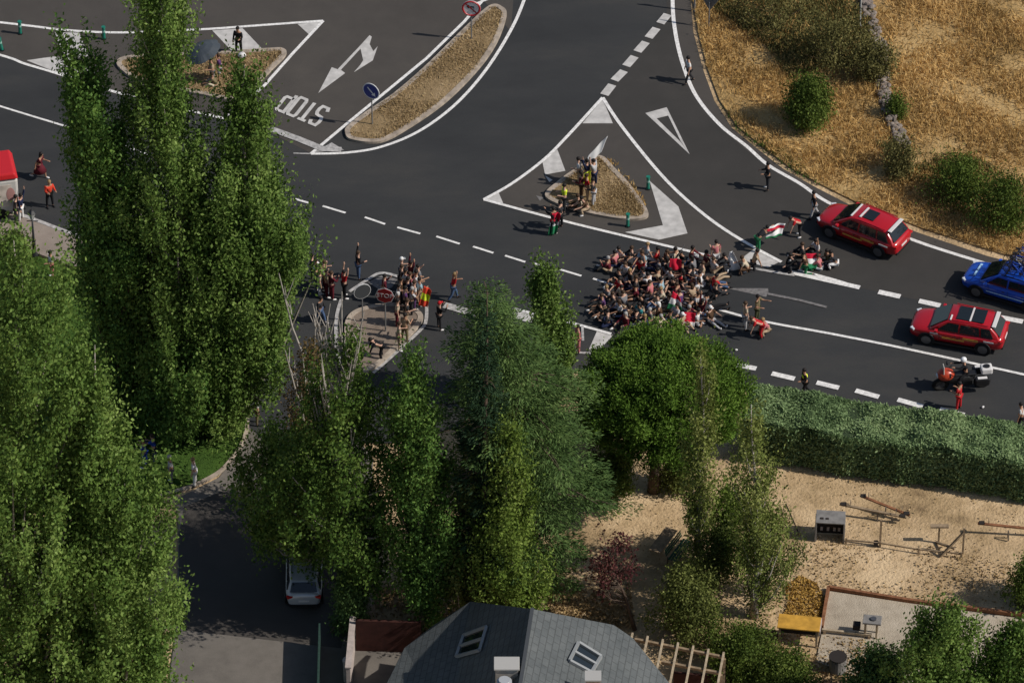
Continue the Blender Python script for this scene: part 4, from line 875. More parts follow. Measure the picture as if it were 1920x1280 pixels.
flag('flag', G(1290, 612), [(-.35, -.1, .1), (-.3, .2, .75), (.35, .2, .7), (.3, -.1, .05)], 'small red flag with white edge at the front right of the crowd', [3, 3, 1], False, .05, GF2)
flag('flag', G(1518, 508), [(-.5, -.1, .25), (-.2, .2, .95), (.5, .25, .9), (.3, -.1, .2)], 'green white and red flag held low in the car cluster', [3, 1, 2], False, .07, GF2)
flag('flag', G(1265, 520), [(-.3, 0, .5), (-.25, .1, 1.1), (.3, .15, 1.05), (.3, 0, .45)], 'crumpled dark red flag near the top of the crowd', [3], False, .08, GF2, pole=((-.3, .05, .3), (.45, .35, 1.75)))
flag('flag', G(790, 590), [(-.15, 0, .6), (.15, .1, 1.75), (.5, .1, 1.5), (.3, 0, .45)], 'orange red and yellow flag held upright in the right huddle', [5, 4, 5], False, .07, None)
flag('banner', G(1103, 352), [(-.35, 0, .95), (.0, .2, 1.9), (.95, .55, 2.9), (.65, .3, 2.05)], 'long white banner with yellow lower end raised over the grassy triangle', [1], False, .05, None, cat='banner')
flag('banner', G(1099, 372), [(-.2, 0, .9), (-.1, .05, 1.55), (.22, .1, 1.7), (.2, 0, 1.0)], 'small neon yellow cloth hanging below the white banner', [4], False, .04, None, cat='banner')
flag('white_sheet', G(1371, 508), [(-.45, -.05, .05), (-.08, .1, 1.15), (.08, .1, 1.15), (.5, -.05, .1)], 'bright white sheet worn like a tent over the crouching person', [1], False, .08, None, cat='sheet')
def umbrella():
    B = G(410, 155); B.z = .1; t = root('umbrella', B, 0, 'big dark grey umbrella shading people on the upper left island', 'umbrella')
    b = MB(); n = 8; Rm = 1.0; vs = [(0, 0, 2.42)]; fs = []
    for k in range(1, 4):
        for i in range(n*4):
            a = 2*math.pi*i/(n*4); f = k/3; sc = 1-.07*f*(1-abs(math.cos(a*n/2))); vs.append((Rm*f*math.cos(a)*sc, Rm*f*math.sin(a)*sc, 2.42-.40*f*f))
    m_ = n*4
    for i in range(m_): fs.append((0, 1+i, 1+(i+1) % m_))
    for k in range(2):
        for i in range(m_): fs.append((1+k*m_+i, 1+(k+1)*m_+i, 1+(k+1)*m_+(i+1) % m_, 1+k*m_+(i+1) % m_))
    b.add(vs, fs, Matrix.Rotation(R(-22), 4, 'Y')); b.build('canopy', mat('umbrella_cloth', (.055, .065, .075), .5, .5), t)
    b = MB(); b.tube([(-.6, 0, .9), (-.9, 0, 2.28)], .014, 6); b.build('shaft', M_pole, t)
    for i in range(8):
        a = 2*math.pi*i/8; b = MB(); M_ = Matrix.Rotation(R(-22), 4, 'Y'); b.bar(M_ @ Vector((0, 0, 2.40)), M_ @ Vector((.98*math.cos(a), .98*math.sin(a), 1.99)), .012); b.build('rib', M_pole, t)
    b = MB(); b.cyl(tuple(Matrix.Rotation(R(-22), 4, 'Y') @ Vector((0, 0, 2.46))), .02, .09, n=8); b.build('tip', M_pole, t)
umbrella()
bg_ = MB(); bg_.ball((0, 0, .16), (.22, .16, .18), 10, 7); bg_.torus((0, 0, .34), .08, .012, 'Y', 12, 5)
ob = bg_.build('bag', cloth('white'), smooth=True); ob.location = G(454, 112); ob.location.z = .12; tag(ob, 'small white bag lying on the island below the person in black', 'bag')
for i, (x, y, lb) in enumerate([(1380, 658, 'white paper scrap on the road right of the pine'), (1843, 765, 'white scrap on the road below the motorbike')]):
    c_ = MB(); c_.ball((0, 0, .05), (.09, .06, .05), 7, 5); o = c_.build('paper_scrap', cloth('white')); o.location = G(x, y); o.location.z = .03; o.rotation_euler = (0, 0, i); tag(o, lb, 'litter')

# ------------------------------------------------------------ traffic signs and bollards
M_red = mat('sign_red', (.36, .012, .018), .45, .5); M_blue = mat('sign_blue', (.010, .03, .22), .45, .5); M_wht = mat('sign_white', (.72, .72, .72), .45, .5); M_back = mat('sign_back', (.16, .165, .17), .5, .4, metal=.4)
M_blk = mat('black_plastic', (.012, .012, .013), .5, .4)
def textmesh(txt, size, m, name, parent, loc, rot, ext=.004, align='CENTER'):
    c = bpy.data.curves.new(name, 'FONT'); c.body = txt; c.size = size; c.extrude = ext; c.align_x = align; c.align_y = 'CENTER'
    o = bpy.data.objects.new('tmp', c); COL.objects.link(o); dg = bpy.context.evaluated_depsgraph_get()
    me = bpy.data.meshes.new_from_object(o.evaluated_get(dg)); bpy.data.objects.remove(o); me.name = name
    q = link(name, me, m, parent); q.location = loc; q.rotation_euler = rot; return q
def sign(px, py, cpy, face, label, kind, dia=.95):
    """face = direction the plate looks at (degrees, -90 = camera)"""
    B = G(px, py); B.z = 0; zc = zat(B, cpy); t = root('traffic_sign', B, R(face), label, 'traffic sign', 'round signs on the islands' if kind != 'tri' else None)
    b = MB(); b.tube([(0, 0, -.05), (0, 0, zc+(.0 if kind == 'tri' else dia*.42))], .035, 8); b.build('pole', M_pole, t)
    r_ = dia/2
    def disc(name, R0, x, m, th=.012, n=32, rot=0):
        q = MB(); q.cyl((x, 0, zc), R0, th, 'X', n); return q.build(name, m, t)
    if kind == 'stop':
        q = MB(); q.cyl((.05, 0, zc), r_*1.04, .012, 'X', 8, M=None); o = q.build('plate', M_wht, t)
        q = MB(); q.cyl((.062, 0, zc), r_*.94, .012, 'X', 8); q.build('red_face', M_red, t)
        textmesh('STOP', .34, M_wht, 'lettering', t, (.072, 0, zc), (math.pi/2, 0, math.pi/2))
        q = MB(); q.cyl((.038, 0, zc), r_*1.0, .006, 'X', 8); q.build('back', M_back, t)
    elif kind == 'blue':
        disc('plate', r_, .05, M_wht, .03); disc('blue_face', r_*.90, .067, M_blue, .006)
        q = MB(); q.bar((.074, -.20, zc+.20), (.074, .12, zc-.12), .005, .075); q.add([(.072, .26, zc-.26), (.072, .22, zc-.02), (.072, .02, zc-.22), (.076, .26, zc-.26), (.076, .22, zc-.02), (.076, .02, zc-.22)], [(0, 2, 1), (3, 4, 5), (0, 1, 4, 3), (1, 2, 5, 4), (2, 0, 3, 5)]); q.build('arrow', M_wht, t)
    elif kind == 'noturn':
        disc('plate', r_, .05, M_wht, .02); q = MB(); q.torus((.064, 0, zc), r_*.88, .05, 'X', 30, 6); q.build('red_ring', M_red, t)
        q = MB(); q.bar((.068, .12, zc-.2), (.068, .12, zc+.08), .006, .07); q.bar((.068, .155, zc+.1), (.068, -.12, zc+.1), .006, .07); q.add([(.066, -.25, zc+.10), (.066, -.10, zc+.22), (.066, -.10, zc-.02), (.071, -.25, zc+.10), (.071, -.10, zc+.22), (.071, -.10, zc-.02)], [(0, 1, 2), (3, 5, 4), (0, 3, 4, 1), (1, 4, 5, 2), (2, 5, 3, 0)]); q.build('arrow', M_blk, t)
        q = MB(); q.bar((.073, -.28, zc+.28), (.073, .28, zc-.28), .006, .06); q.build('red_bar', M_red, t)
    elif kind == 'plain':
        disc('plate', r_, .05, M_wht, .03); disc('grey_back', r_*.955, .067, mat('sign_grey_back', (.05, .055, .06), .5, .4), .006)
        q = MB(); q.bar((.035, -.3, zc+.12), (.035, .3, zc+.12), .03); q.bar((.035, -.3, zc-.12), (.035, .3, zc-.12), .03); q.build('bracket', M_pole, t)
    elif kind == 'tri':
        for nm, s_, x, m in (('plate', 1, .05, M_wht), ('red_rim', .99, .061, M_red), ('back', .97, .04, M_back)):
            q = MB(); P_ = [(x, s_*dia*.55*math.cos(R(a)), zc+s_*dia*.55*math.sin(R(a))) for a in (-90, 30, 150)]
            q.add(P_+[(p[0]+.01, p[1], p[2]) for p in P_], [(0, 2, 1), (3, 4, 5), (0, 1, 4, 3), (1, 2, 5, 4), (2, 0, 3, 5)]); q.build(nm, m, t)
    return t
sign(698, 236, 170, -118, 'round blue sign with white rim and arrow at the lower end of the grass island', 'blue', .95)
sign(884, 76, 15, -95, 'round white sign with red ring and dark arrow at the upper grass island', 'noturn', 1.0)
sign(723, 624, 553, -100, 'red octagonal STOP sign in the middle of the lower island', 'stop', .92)
sign(680, 606, 545, -68, 'dark backed round sign with white rim left of the STOP sign', 'plain', .88)
sign(1329, 52, 4, 70, 'triangular sign seen from behind at the top of the dry field', 'tri', 1.1)
t = root('sign_post', G(1302, 22), 0, 'dark metal post at the top edge left of the triangular sign', 'post')
b = MB(); b.tube([(0, 0, -.05), (0, 0, 2.6)], .05, 8); b.build('pole', M_pole, t); b = MB(); b.box((0, .04, 2.3), (.5, .02, .35)); b.build('plate', M_red, t)
M_grn = mat('green_bollard', (.01, .16, .11), .45, .5)
def bollard(px, py, lb, lean=0):
    t = root('bollard', G(px, py), 0, lb, 'bollard', 'green plastic bollards'); t.rotation_euler = (0, R(lean), 0)
    b = MB(); b.cyl((0, 0, .03), .13, .06, n=14); b.build('base', M_blk, t)
    b = MB(); b.tube([(0, 0, .05), (0, 0, .12), (0, 0, .70), (0, 0, .78)], [.10, .085, .085, .105], 14); b.build('post', M_grn, t, smooth=True)
    b = MB(); b.cyl((0, 0, .80), .108, .04, n=14); b.build('cap', M_grn, t)
    b = MB(); b.tube([(0, 0, .48), (0, 0, .60)], .0885, 14); b.build('reflective_band', mat('band_pale', (.25, .42, .36), .4, .5), t)
bollard(38, 64, 'green bollard on the top left white line, left of the poplar spires')
bollard(195, 74, 'green bollard on the top white line right beside the tallest poplar')
bollard(4, 95, 'slightly leaning green bollard cut by the left edge', -8)
bollard(1215, 355, 'green bollard on the right side of the triangle near the big white wedge')
bollard(1177, 425, 'green bollard at the lower kerb corner of the grassy triangle')
# street lamp
def lamp():
    t = root('street_lamp', G(65, 480), 0, 'black old fashioned street lamp with lantern on the pavement edge', 'street lamp')
    m = mat('lamp_iron', (.015, .016, .018), .45, .5); h = zat(G(65, 480), 410)
    b = MB(); b.tube([(0, 0, .0), (0, 0, .12), (0, 0, .25), (0, 0, .9), (0, 0, 1.0), (0, 0, 1.1), (0, 0, h)], [.20, .18, .10, .085, .11, .06, .045], 12); b.build('pole', m, t, smooth=True)
    b = MB(); b.bar((-.28, 0, h-.15), (.28, 0, h-.15), .035); b.build('crossbar', m, t)
    b = MB(); b.tube([(0, 0, h), (0, 0, h+.38)], [.10, .19], 6); b.build('lantern_glass', mat('lantern_glass', (.35, .36, .36), .15, .6), t)
    b = MB(); b.tube([(0, 0, h+.38), (0, 0, h+.52), (0, 0, h+.62)], [.23, .10, .03], 6); b.build('lantern_roof', m, t)
lamp()
# ------------------------------------------------------------ vehicles
M_glass = mat('car_glass', (.012, .016, .018), .06, .6); M_tyre = mat('tyre_rubber', (.012, .012, .012), .85); M_rim = mat('alloy_rim', (.13, .13, .135), .4, .5, metal=.6)
M_hl = mat('headlight_glass', (.55, .57, .60), .12, .7); M_tl = mat('tail_light', (.45, .01, .01), .2, .6); M_trim = mat('black_trim', (.012, .012, .013), .5)
M_yel = mat('decal_yellow', (.55, .26, .05), .5); M_dw = mat('decal_white', (.62, .60, .58), .5); M_silver = mat('silver_paint', (.45, .46, .47), .35, .5, metal=.2, coat=.5)
M_cred = mat('car_red', (.40, .006, .012), .32, .5, coat=.6); M_cblue = mat('car_blue', (.008, .07, .45), .3, .5, coat=.6)
def loft(secs, M=None):
    b = MB(); n = len(secs[0]); vs = [p for s in secs for p in s]; fs = []
    for i in range(len(secs)-1):
        for k in range(n): fs.append((i*n+k, i*n+(k+1) % n, (i+1)*n+(k+1) % n, (i+1)*n+k))
    fs.append(tuple(range(n-1, -1, -1))); fs.append(tuple((len(secs)-1)*n+k for k in range(n)))
    b.add(vs, fs, M); return b
def car(px, py, heading, paint, label, kind, loc=None, group=None, L=4.65, Wd=1.88, H=1.60):
    B = G(px, py) if loc is None else Vector(loc); B.z = .03
    t = root('car', B, heading, label, 'car', group)
    w = Wd/2; k = L/4.65
    st = [(2.33, .60, .36, .66), (2.27, .76, .28, .76), (2.10, .86, .24, .84), (1.7, .925, .22, .93), (1.2, .94, .21, .99), (.9, .94, .21, 1.02), (0, .94, .21, 1.00), (-1.2, .94, .22, 1.04), (-1.85, .92, .24, 1.07), (-2.15, .86, .28, 1.06), (-2.28, .78, .32, .98), (-2.33, .68, .38, .80)]
    secs = []
    for x, hw, zb, zt in reversed(st):
        hw = hw*w/.94; x *= k
        secs.append([(x, -hw*.84, zb), (x, -hw*.90, zb+.12), (x, -hw*.95, zb+(zt-zb)*.5), (x, -hw*1.0, zt-.13), (x, -hw*.86, zt-.02), (x, -hw*.45, zt+.02), (x, 0, zt+.03), (x, hw*.45, zt+.02), (x, hw*.86, zt-.02), (x, hw*1.0, zt-.13), (x, hw*.95, zb+(zt-zb)*.5), (x, hw*.90, zb+.12), (x, hw*.84, zb)])
    loft(secs).build('body', paint, t, smooth=True, sub=1)
    # cabin: frustum with rounded roof
    xf, xr, xtf, xtr = 1.30*k, -2.14*k, .42*k, -1.66*k; wb, wt = w*.90, w*.73; zb, zt = .98, H-.04
    cab = []
    N = 7
    rows = [(xf, zb, wb), (.84*k, zb+(zt-zb)*.55, w*.84), (xtf, zt-.01, wt), (xtf-.5*k, zt+.035, wt*1.0), (-.9*k, zt+.03, wt), (xtr, zt-.03, wt*.96), (-1.98*k, zb+(zt-zb)*.45, w*.80), (xr, zb, wb*.93)]
    secs = [[(x, -hw_, zb-.05), (x, -hw_*1.0, z-.02 if z > zb+.1 else z), (x, -hw_*.86, z+.01), (x, 0, z+.035), (x, hw_*.86, z+.01), (x, hw_, z-.02 if z > zb+.1 else z), (x, hw_, zb-.05)] for x, z, hw_ in reversed(rows)]
    # widen the cabin's foot to the belt line
    for s in secs: s[0] = (s[0][0], -wb*.99, zb-.05); s[6] = (s[6][0], wb*.99, zb-.05)
    loft(secs).build('cabin', paint, t, smooth=True, bevel=.07, seg=3)
    def panel(name, pts, m, th=.012, off=.012):
        P_ = [Vector(p) for p in pts]; n_ = (P_[1]-P_[0]).cross(P_[2]-P_[0]).normalized(); c = sum(P_, Vector())/len(P_)
        if n_.dot(c-Vector((c.x*.6, 0, .9))) < 0: n_ = -n_
        b = MB(); n = len(P_); q = [p+n_*off for p in P_]+[p-n_*th for p in P_]
        b.add(q, [tuple(range(n)), tuple(range(2*n-1, n-1, -1))]+[(i, i+n, (i+1) % n+n, (i+1) % n) for i in range(n)]); o = b.build(name, m, t)
        bm = bmesh.new(); bm.from_mesh(o.data); bmesh.ops.recalc_face_normals(bm, faces=bm.faces); bm.to_mesh(o.data); bm.free(); return o
    panel('windscreen', [(xf-.03, -wb*.86, zb+.05), (xf-.03, wb*.86, zb+.05), (xtf+.06, wt*.86, zt+.0), (xtf+.06, -wt*.86, zt+.0)], M_glass, .03, .045)
    panel('rear_window', [(xr+.03, -wb*.80, zb+.08), (xr+.03, wb*.80, zb+.08), (xtr-.06, wt*.84, zt-.08), (xtr-.06, -wt*.84, zt-.08)], M_glass, .03, .06)
    for s in (-1, 1):
        for (a, b_, c, d) in ((.92, -.10, .40, -.12), (-.20, -1.15, -.20, -1.10), (-1.25, -1.85, -1.20, -1.62)):
            panel('side_window', [(a*k, s*wb*.995, zb+.06), (b_*k, s*wb*.995, zb+.06), (d*k, s*wt*1.02, zt-.10), (c*k, s*wt*1.02, zt-.10)], M_glass, .05, .012)
        b = MB(); b.box((.95*k, s*(w+.06), 1.06), (.16, .20, .14)); b.build('mirror', paint, t, bevel=.03)
        b = MB(); b.bar((xtf-.15, s*wt*.93, zt+.07), (xtr+.1, s*wt*.90, zt+.045), .03); b.build('roof_rail', M_trim if kind == 'blue' else paint, t)
        for x in (1.42*k, -1.38*k):
            b = MB(); b.cyl((x, s*(w-.10), .345), .345, .22, 'Y', 24); q = b.build('wheel', M_tyre, t, bevel=.02)
            b = MB(); b.cyl((x, s*(w+.013), .345), .235, .02, 'Y', 20); b.build('rim', M_rim, q)
            b = MB(); b.torus((x, s*(w-.012), .36), .385, .03, 'Y', 28, 6); b.build('wheel_arch', M_trim, t)
        b = MB(); b.box((2.10*k, s*w*.70, .74), (.26, .30, .09), s*-.62); b.build('headlight', M_hl, t, bevel=.02)
        b = MB(); b.box((-2.21*k, s*w*.70, .90), (.18, .36, .11), s*.30); b.build('tail_light', M_tl, t, bevel=.02)
        b = MB(); b.box((0, s*w*.985, .28), (2.2*k, .06, .1)); b.build('sill', M_trim, t, bevel=.01)
    b = MB(); b.box((2.28*k, 0, .60), (.10, 1.0, .16)); b.build('grille', M_trim, t, bevel=.02)
    b = MB(); b.box((2.30*k, 0, .42), (.08, 1.3, .10)); b.build('lower_intake', M_trim, t, bevel=.01)
    b = MB(); b.box((-2.33*k, 0, .70), (.03, .5, .11)); b.build('number_plate', M_dw, t)
    b = MB(); b.box((-2.26*k, 0, .42), (.14, 1.35, .14)); b.build('rear_bumper_trim', M_trim, t, bevel=.02)
    # shut lines
    b = MB()
    for s in (-1, 1):
        for x in (.80, -.22, -1.22): b.box((x*k, s*(w-.004), .68), (.012, .016, .56))
    b.build('door_gap', M_trim, t)
    for s in (-1, 1):
        for x in (.02, -1.0): b = MB(); b.box((x*k, s*(w+.006), .84), (.15, .03, .03)); b.build('door_handle', M_trim, t, bevel=.008)
    if kind == 'red1':
        b = MB(); b.box((.42*k, 0, zt+.04), (.10, wt*1.6, .02)); b.build('white_sun_strip', M_dw, t, bevel=.01)
        b = MB(); b.box((-.42*k, 0, zt+.082), (.62, .74, .02)); b.build('sunroof', M_glass, t, bevel=.01)
        b = MB(); b.box((-.02*k, 0, zt+.085), (.10, .86, .03)); b.build('sponsor_strip', M_dw, t)
    if kind == 'red2':
        for x in (-.25, -.98): b = MB(); b.box((x*k, 0, zt+.082), (.62, 1.02, .02)); b.build('sunroof', M_glass, t, bevel=.01)
        b = MB(); b.box((-.615*k, 0, zt+.09), (.08, 1.06, .03)); b.build('sponsor_strip', M_dw, t)
        b = MB(); b.box((.33*k, wt*.62, zt+.04), (.08, .4, .03)); b.build('white_sun_strip', M_dw, t, bevel=.01)
    if kind in ('red1', 'red2'):
        b = MB(); b.box((-1.80*k, 0, zt+.035), (.20, wt*1.8, .045)); b.build('rear_spoiler', M_dw, t, bevel=.015)
        for s in (-1, 1):
            b = MB(); b.box((-.75*k, s*(w+.004), .80), (.75, .012, .13)); b.box((.1*k, s*(w+.004), .66), (1.1, .012, .09)); b.build('yellow_decal', M_yel, t)
            b = MB(); b.box((-1.65*k, s*(w-.004), .86), (.5, .014, .08)); b.box((1.05*k, s*(w+.002), .84), (.4, .012, .07)); b.build('white_decal', M_dw, t)
    if kind == 'blue':
        b = MB(); b.box((1.72*k, .0, .972), (.12, 1.0, .02), .0); b.build('bonnet_stripe', mat('stripe_pale', (.35, .55, .75), .4), t)
        for x in (.05, -1.25):
            b = MB(); b.bar((x, -.62, zt+.12), (x, .62, zt+.12), .05); b.build('roof_bar', M_trim, t)
        for s in (-1, 1):
            b = MB(); b.box((-.1*k, s*(w+.004), .62), (2.0, .012, .05)); b.build('side_stripe', mat('stripe_pale', (.35, .55, .75), .4), t)
    return t
def head(a, b):
    p, q = G(*a), G(*b); return math.atan2(q.y-p.y, q.x-p.x)
car(1618, 447, head((1700, 483), (1555, 425)), M_cred, 'red estate car stopped beside the dry field behind the crouching cluster', 'red1', group='red team cars')
car(1797, 635, head((1890, 655), (1708, 622)), M_cred, 'red estate car with twin sunroof stopped next to the motorbike', 'red2', group='red team cars')
H3 = head((1960, 585), (1810, 540)); bl = car(1893, 553, H3, M_cblue, 'blue team car with bicycles on its roof cut by the right edge', 'blue')
car(571, 1092, math.pi/2+.02, M_silver, 'silver hatchback parked under the trees on the shaded street', 'silver', L=4.1, Wd=1.75, H=1.5)

def bicycle(loc, rz, frame_m, label, group):
    t = root('bicycle', loc, rz, label, 'bicycle', group)
    for x in (-.50, .50):
        b = MB(); b.torus((x, 0, .34), .33, .016, 'Y', 24, 5); w_ = b.build('wheel', M_tyre, t)
        b = MB(); b.cyl((x, 0, .34), .03, .08, 'Y', 8)
        for i in range(8): a = math.pi*i/8; b.bar((x-.32*math.cos(a), 0, .34-.32*math.sin(a)), (x+.32*math.cos(a), 0, .34+.32*math.sin(a)), .004)
        b.build('spokes', M_rim, w_)
    b = MB()
    for p, q in (((-.5, 0, .34), (-.08, 0, .29)), ((-.08, 0, .29), (.38, 0, .72)), ((-.08, 0, .29), (-.22, 0, .86)), ((-.2, 0, .78), (.36, 0, .84)), ((-.5, 0, .34), (-.2, 0, .78)), ((.5, 0, .34), (.36, 0, .90))): b.bar(p, q, .035)
    b.build('frame', frame_m, t)
    b = MB(); b.box((-.24, 0, .90), (.26, .12, .04)); b.build('saddle', M_blk, t, bevel=.015)
    b = MB(); b.bar((.40, -.2, .93), (.40, .2, .93), .03); b.tube([(.40, -.2, .93), (.50, -.2, .93), (.50, -.2, .82), (.42, -.2, .80)], .014, 6); b.tube([(.40, .2, .93), (.50, .2, .93), (.50, .2, .82), (.42, .2, .80)], .014, 6); b.build('handlebar', M_blk, t)
    b = MB(); b.cyl((-.08, .05, .29), .09, .02, 'Y', 12); b.bar((-.08, .09, .29), (.06, .09, .18), .02); b.bar((-.08, -.07, .29), (-.22, -.07, .40), .02); b.build('crank', M_rim, t)
Bc = G(1893, 553); cH, sH = math.cos(H3), math.sin(H3)
fm = [mat('bike_blue', (.01, .05, .35), .35, .5), mat('bike_black', (.015, .015, .02), .35, .5), mat('bike_grey', (.25, .28, .33), .35, .5)]
BL = ['racing bicycle nearest the camera on the blue car roof', 'second racing bicycle on the blue car roof', 'third racing bicycle on the blue car roof', 'middle racing bicycle on the blue car roof', 'fifth racing bicycle on the blue car roof', 'sixth racing bicycle on the blue car roof', 'racing bicycle farthest from the camera on the blue car roof']
for i in range(7):
    lx, ly = -.55+(.18 if i % 2 else -.1), .62-.205*i
    bicycle((Bc.x+cH*lx-sH*ly, Bc.y+sH*lx+cH*ly, 1.79), H3+(math.pi if i % 2 else 0), fm[i % 3], BL[i], 'bicycles on the blue car roof')

def motorbike():
    B = G(1802, 728); B.z = .0; t = root('motorbike', B, head((1862, 722), (1755, 730)), 'large dark motorbike with orange red nose and white rear cases', 'motorbike'); t.scale = (1.28, 1.12, 1.1)
    for x in (-.78, .80):
        b = MB(); b.torus((x, 0, .33), .25, .085, 'Y', 26, 8); w_ = b.build('wheel', M_tyre, t, smooth=True); b = MB(); b.cyl((x, 0, .33), .18, .08, 'Y', 16); b.build('rim', M_rim, w_)
    b = MB(); b.ball((.1, 0, .62), (.62, .22, .28), 14, 9); b.box((-.05, 0, .45), (.7, .34, .3)); b.build('engine_body', M_blk, t, smooth=False, bevel=.02)
    b = MB(); b.ball((.62, 0, .88), (.34, .30, .30), 14, 9); b.build('front_fairing', mat('fairing_orange', (.42, .05, .02), .35, .5), t, smooth=True)
    b = MB(); b.box((.72, 0, 1.2), (.05, .46, .36), 0, taper=.7); b.build('windshield', mat('pale_screen', (.45, .42, .38), .2, .5), t, bevel=.02)
    b = MB(); b.ball((.93, 0, .86), (.07, .13, .10), 10, 7); b.build('headlight', M_hl, t, smooth=True)
    b = MB(); b.bar((.5, 0, 1.0), (.82, 0, .33), .08); b.build('fork', M_rim, t)
    b = MB(); b.tube([(.32, -.42, 1.02), (.48, -.2, 1.06), (.5, .2, 1.06), (.32, .42, 1.02)], .02, 6); b.build('handlebar', M_blk, t)
    for s in (-1, 1):
        b = MB(); b.box((.52, s*.44, 1.14), (.06, .17, .12)); b.build('mirror', M_blk, t, bevel=.02)
        b = MB(); b.box((-.72, s*.38, .66), (.55, .24, .36)); p_ = b.build('pannier', M_blk, t, bevel=.05)
        b = MB(); b.box((-.72, s*.38, .855), (.36, .15, .03)); b.build('white_lid_mark', M_dw, p_, bevel=.01)
    b = MB(); b.box((-.12, 0, .86), (.85, .32, .10)); b.build('seat', M_blk, t, bevel=.04)
    b = MB(); b.box((-.92, 0, 1.02), (.44, .46, .30)); q = b.build('top_case', M_dw, t, bevel=.06); b = MB(); b.cyl((-.92, 0, 1.18), .13, .04, 'Z', 16); b.build('dark_roundel', M_blk, q)
    return t
motorbike()
Hm = head((1862, 722), (1755, 730)); Bm = G(1809, 727)
person(0, 0, math.degrees(Hm), 'ride', 'black', 'black', 'helmet', 'rider in black with white helmet sitting on the motorbike', None, ('forward', 'forward'), loc=(Bm.x, Bm.y, .2), skin=SKINS[0])

def van():
    a = G(38, 415); B = Vector((a.x-1.35, a.y+1.0, .02)); t = root('van', B, R(12), 'red roofed white van with pictures on its side at the left edge', 'van')
    H_ = 2.55
    b = MB(); b.box((-1.3, 0, 1.45), (4.9, 2.0, 2.0)); b.build('body', mat('van_white', (.55, .53, .50), .45, .4, var=.12, vscale=2), t, bevel=.12)
    b = MB(); b.box((-1.3, 0, H_+.12), (5.0, 2.12, .34), taper=.93); b.build('roof', mat('van_red', (.48, .015, .02), .4, .5), t, bevel=.08)
    b = MB(); b.box((-.2, -.1, H_+.31), (.9, .5, .06)); b.build('roof_hatch', M_dw, t, bevel=.02)
    b = MB(); b.box((-1.3, -1.008, 1.5), (4.2, .014, 1.35)); p_ = b.build('picture_panel', mat('panel_cream', (.60, .52, .46), .5, .3, var=.5, vscale=1.2), t)
    rr = random.Random(2)
    for i in range(6):
        b = MB(); b.ball((-3.0+i*.75, -1.018, 1.45+rr.uniform(-.1, .2)), (.22, .012, .42), 12, 8); b.build('printed_figure', mat('print_'+['brown', 'rose'][i % 2], [(.20, .11, .08), (.42, .22, .20)][i % 2], .6), p_)
    b = MB(); b.box((1.157, 0, 1.9), (.014, 1.6, .7)); b.build('rear_window', M_glass, t)
    for x in (.2, -2.8):
        for s in (-1, 1): b = MB(); b.cyl((x, s*.9, .35), .35, .24, 'Y', 22); b.build('wheel', M_tyre, t, bevel=.02)
    for s in (-1, 1): b = MB(); b.box((1.16, s*.85, 1.0), (.03, .12, .3)); b.build('tail_light', M_tl, t)
    b = MB(); b.box((1.17, 0, .5), (.10, 1.8, .14)); b.build('bumper', M_trim, t, bevel=.02)
van()

# ------------------------------------------------------------ house with slate roof
M_slate = ground_mat('slate_roof', [(.32, (.075, .084, .086)), (.5, (.108, .117, .118)), (.68, (.135, .144, .144))], .5, 3, 25, .25, 20)
M_slated = M_slate
M_rend = mat('house_render', (.42, .34, .26), .9, var=.2, vscale=2)
def P3(x, y, z): return G(x, y, z)
def slab(name, pts, m, parent, th=.12):
    P_ = [Vector(p) for p in pts]; n = len(P_); b = MB(); b.add(P_+[p-Vector((0, 0, th)) for p in P_], [tuple(range(n)), tuple(range(2*n-1, n-1, -1))]+[(i, i+n, (i+1) % n+n, (i+1) % n) for i in range(n)])
    o = b.build(name, m, parent); bm = bmesh.new(); bm.from_mesh(o.data); bmesh.ops.triangulate(bm, faces=[f for f in bm.faces if len(f.verts) > 4]); bmesh.ops.recalc_face_normals(bm, faces=bm.faces); bm.to_mesh(o.data); bm.free(); return o
def onplane(pl, x, y):
    p, q, r = pl; n = (q-p).cross(r-p).normalized(); d = (G(x, y, 0)-CAM).normalized(); return CAM+d*((p-CAM).dot(n)/d.dot(n))
def slate_courses(m):
    n = m.node_tree; b = n.nodes['Principled BSDF']; tc = n.nodes.new('ShaderNodeTexCoord'); mp = n.nodes.new('ShaderNodeMapping'); mp.inputs['Rotation'].default_value = (0, 0, R(-82))
    br = n.nodes.new('ShaderNodeTexBrick'); br.inputs['Scale'].default_value = 1.0; br.inputs['Brick Width'].default_value = .5; br.inputs['Row Height'].default_value = .28; br.inputs['Mortar Size'].default_value = .02
    br.inputs['Color1'].default_value = (1, 1, 1, 1); br.inputs['Color2'].default_value = (.86, .87, .88, 1); br.inputs['Mortar'].default_value = (.62, .62, .62, 1)
    mx = n.nodes.new('ShaderNodeMix'); mx.data_type = 'RGBA'; mx.blend_type = 'MULTIPLY'; mx.inputs['Factor'].default_value = 1
    src = b.inputs['Base Color'].links[0].from_socket; n.links.new(tc.outputs['Object'], mp.inputs['Vector']); n.links.new(mp.outputs[0], br.inputs['Vector'])
    n.links.new(src, mx.inputs['A']); n.links.new(br.outputs['Color'], mx.inputs['B']); n.links.new(mx.outputs['Result'], b.inputs['Base Color'])
slate_courses(M_slate)
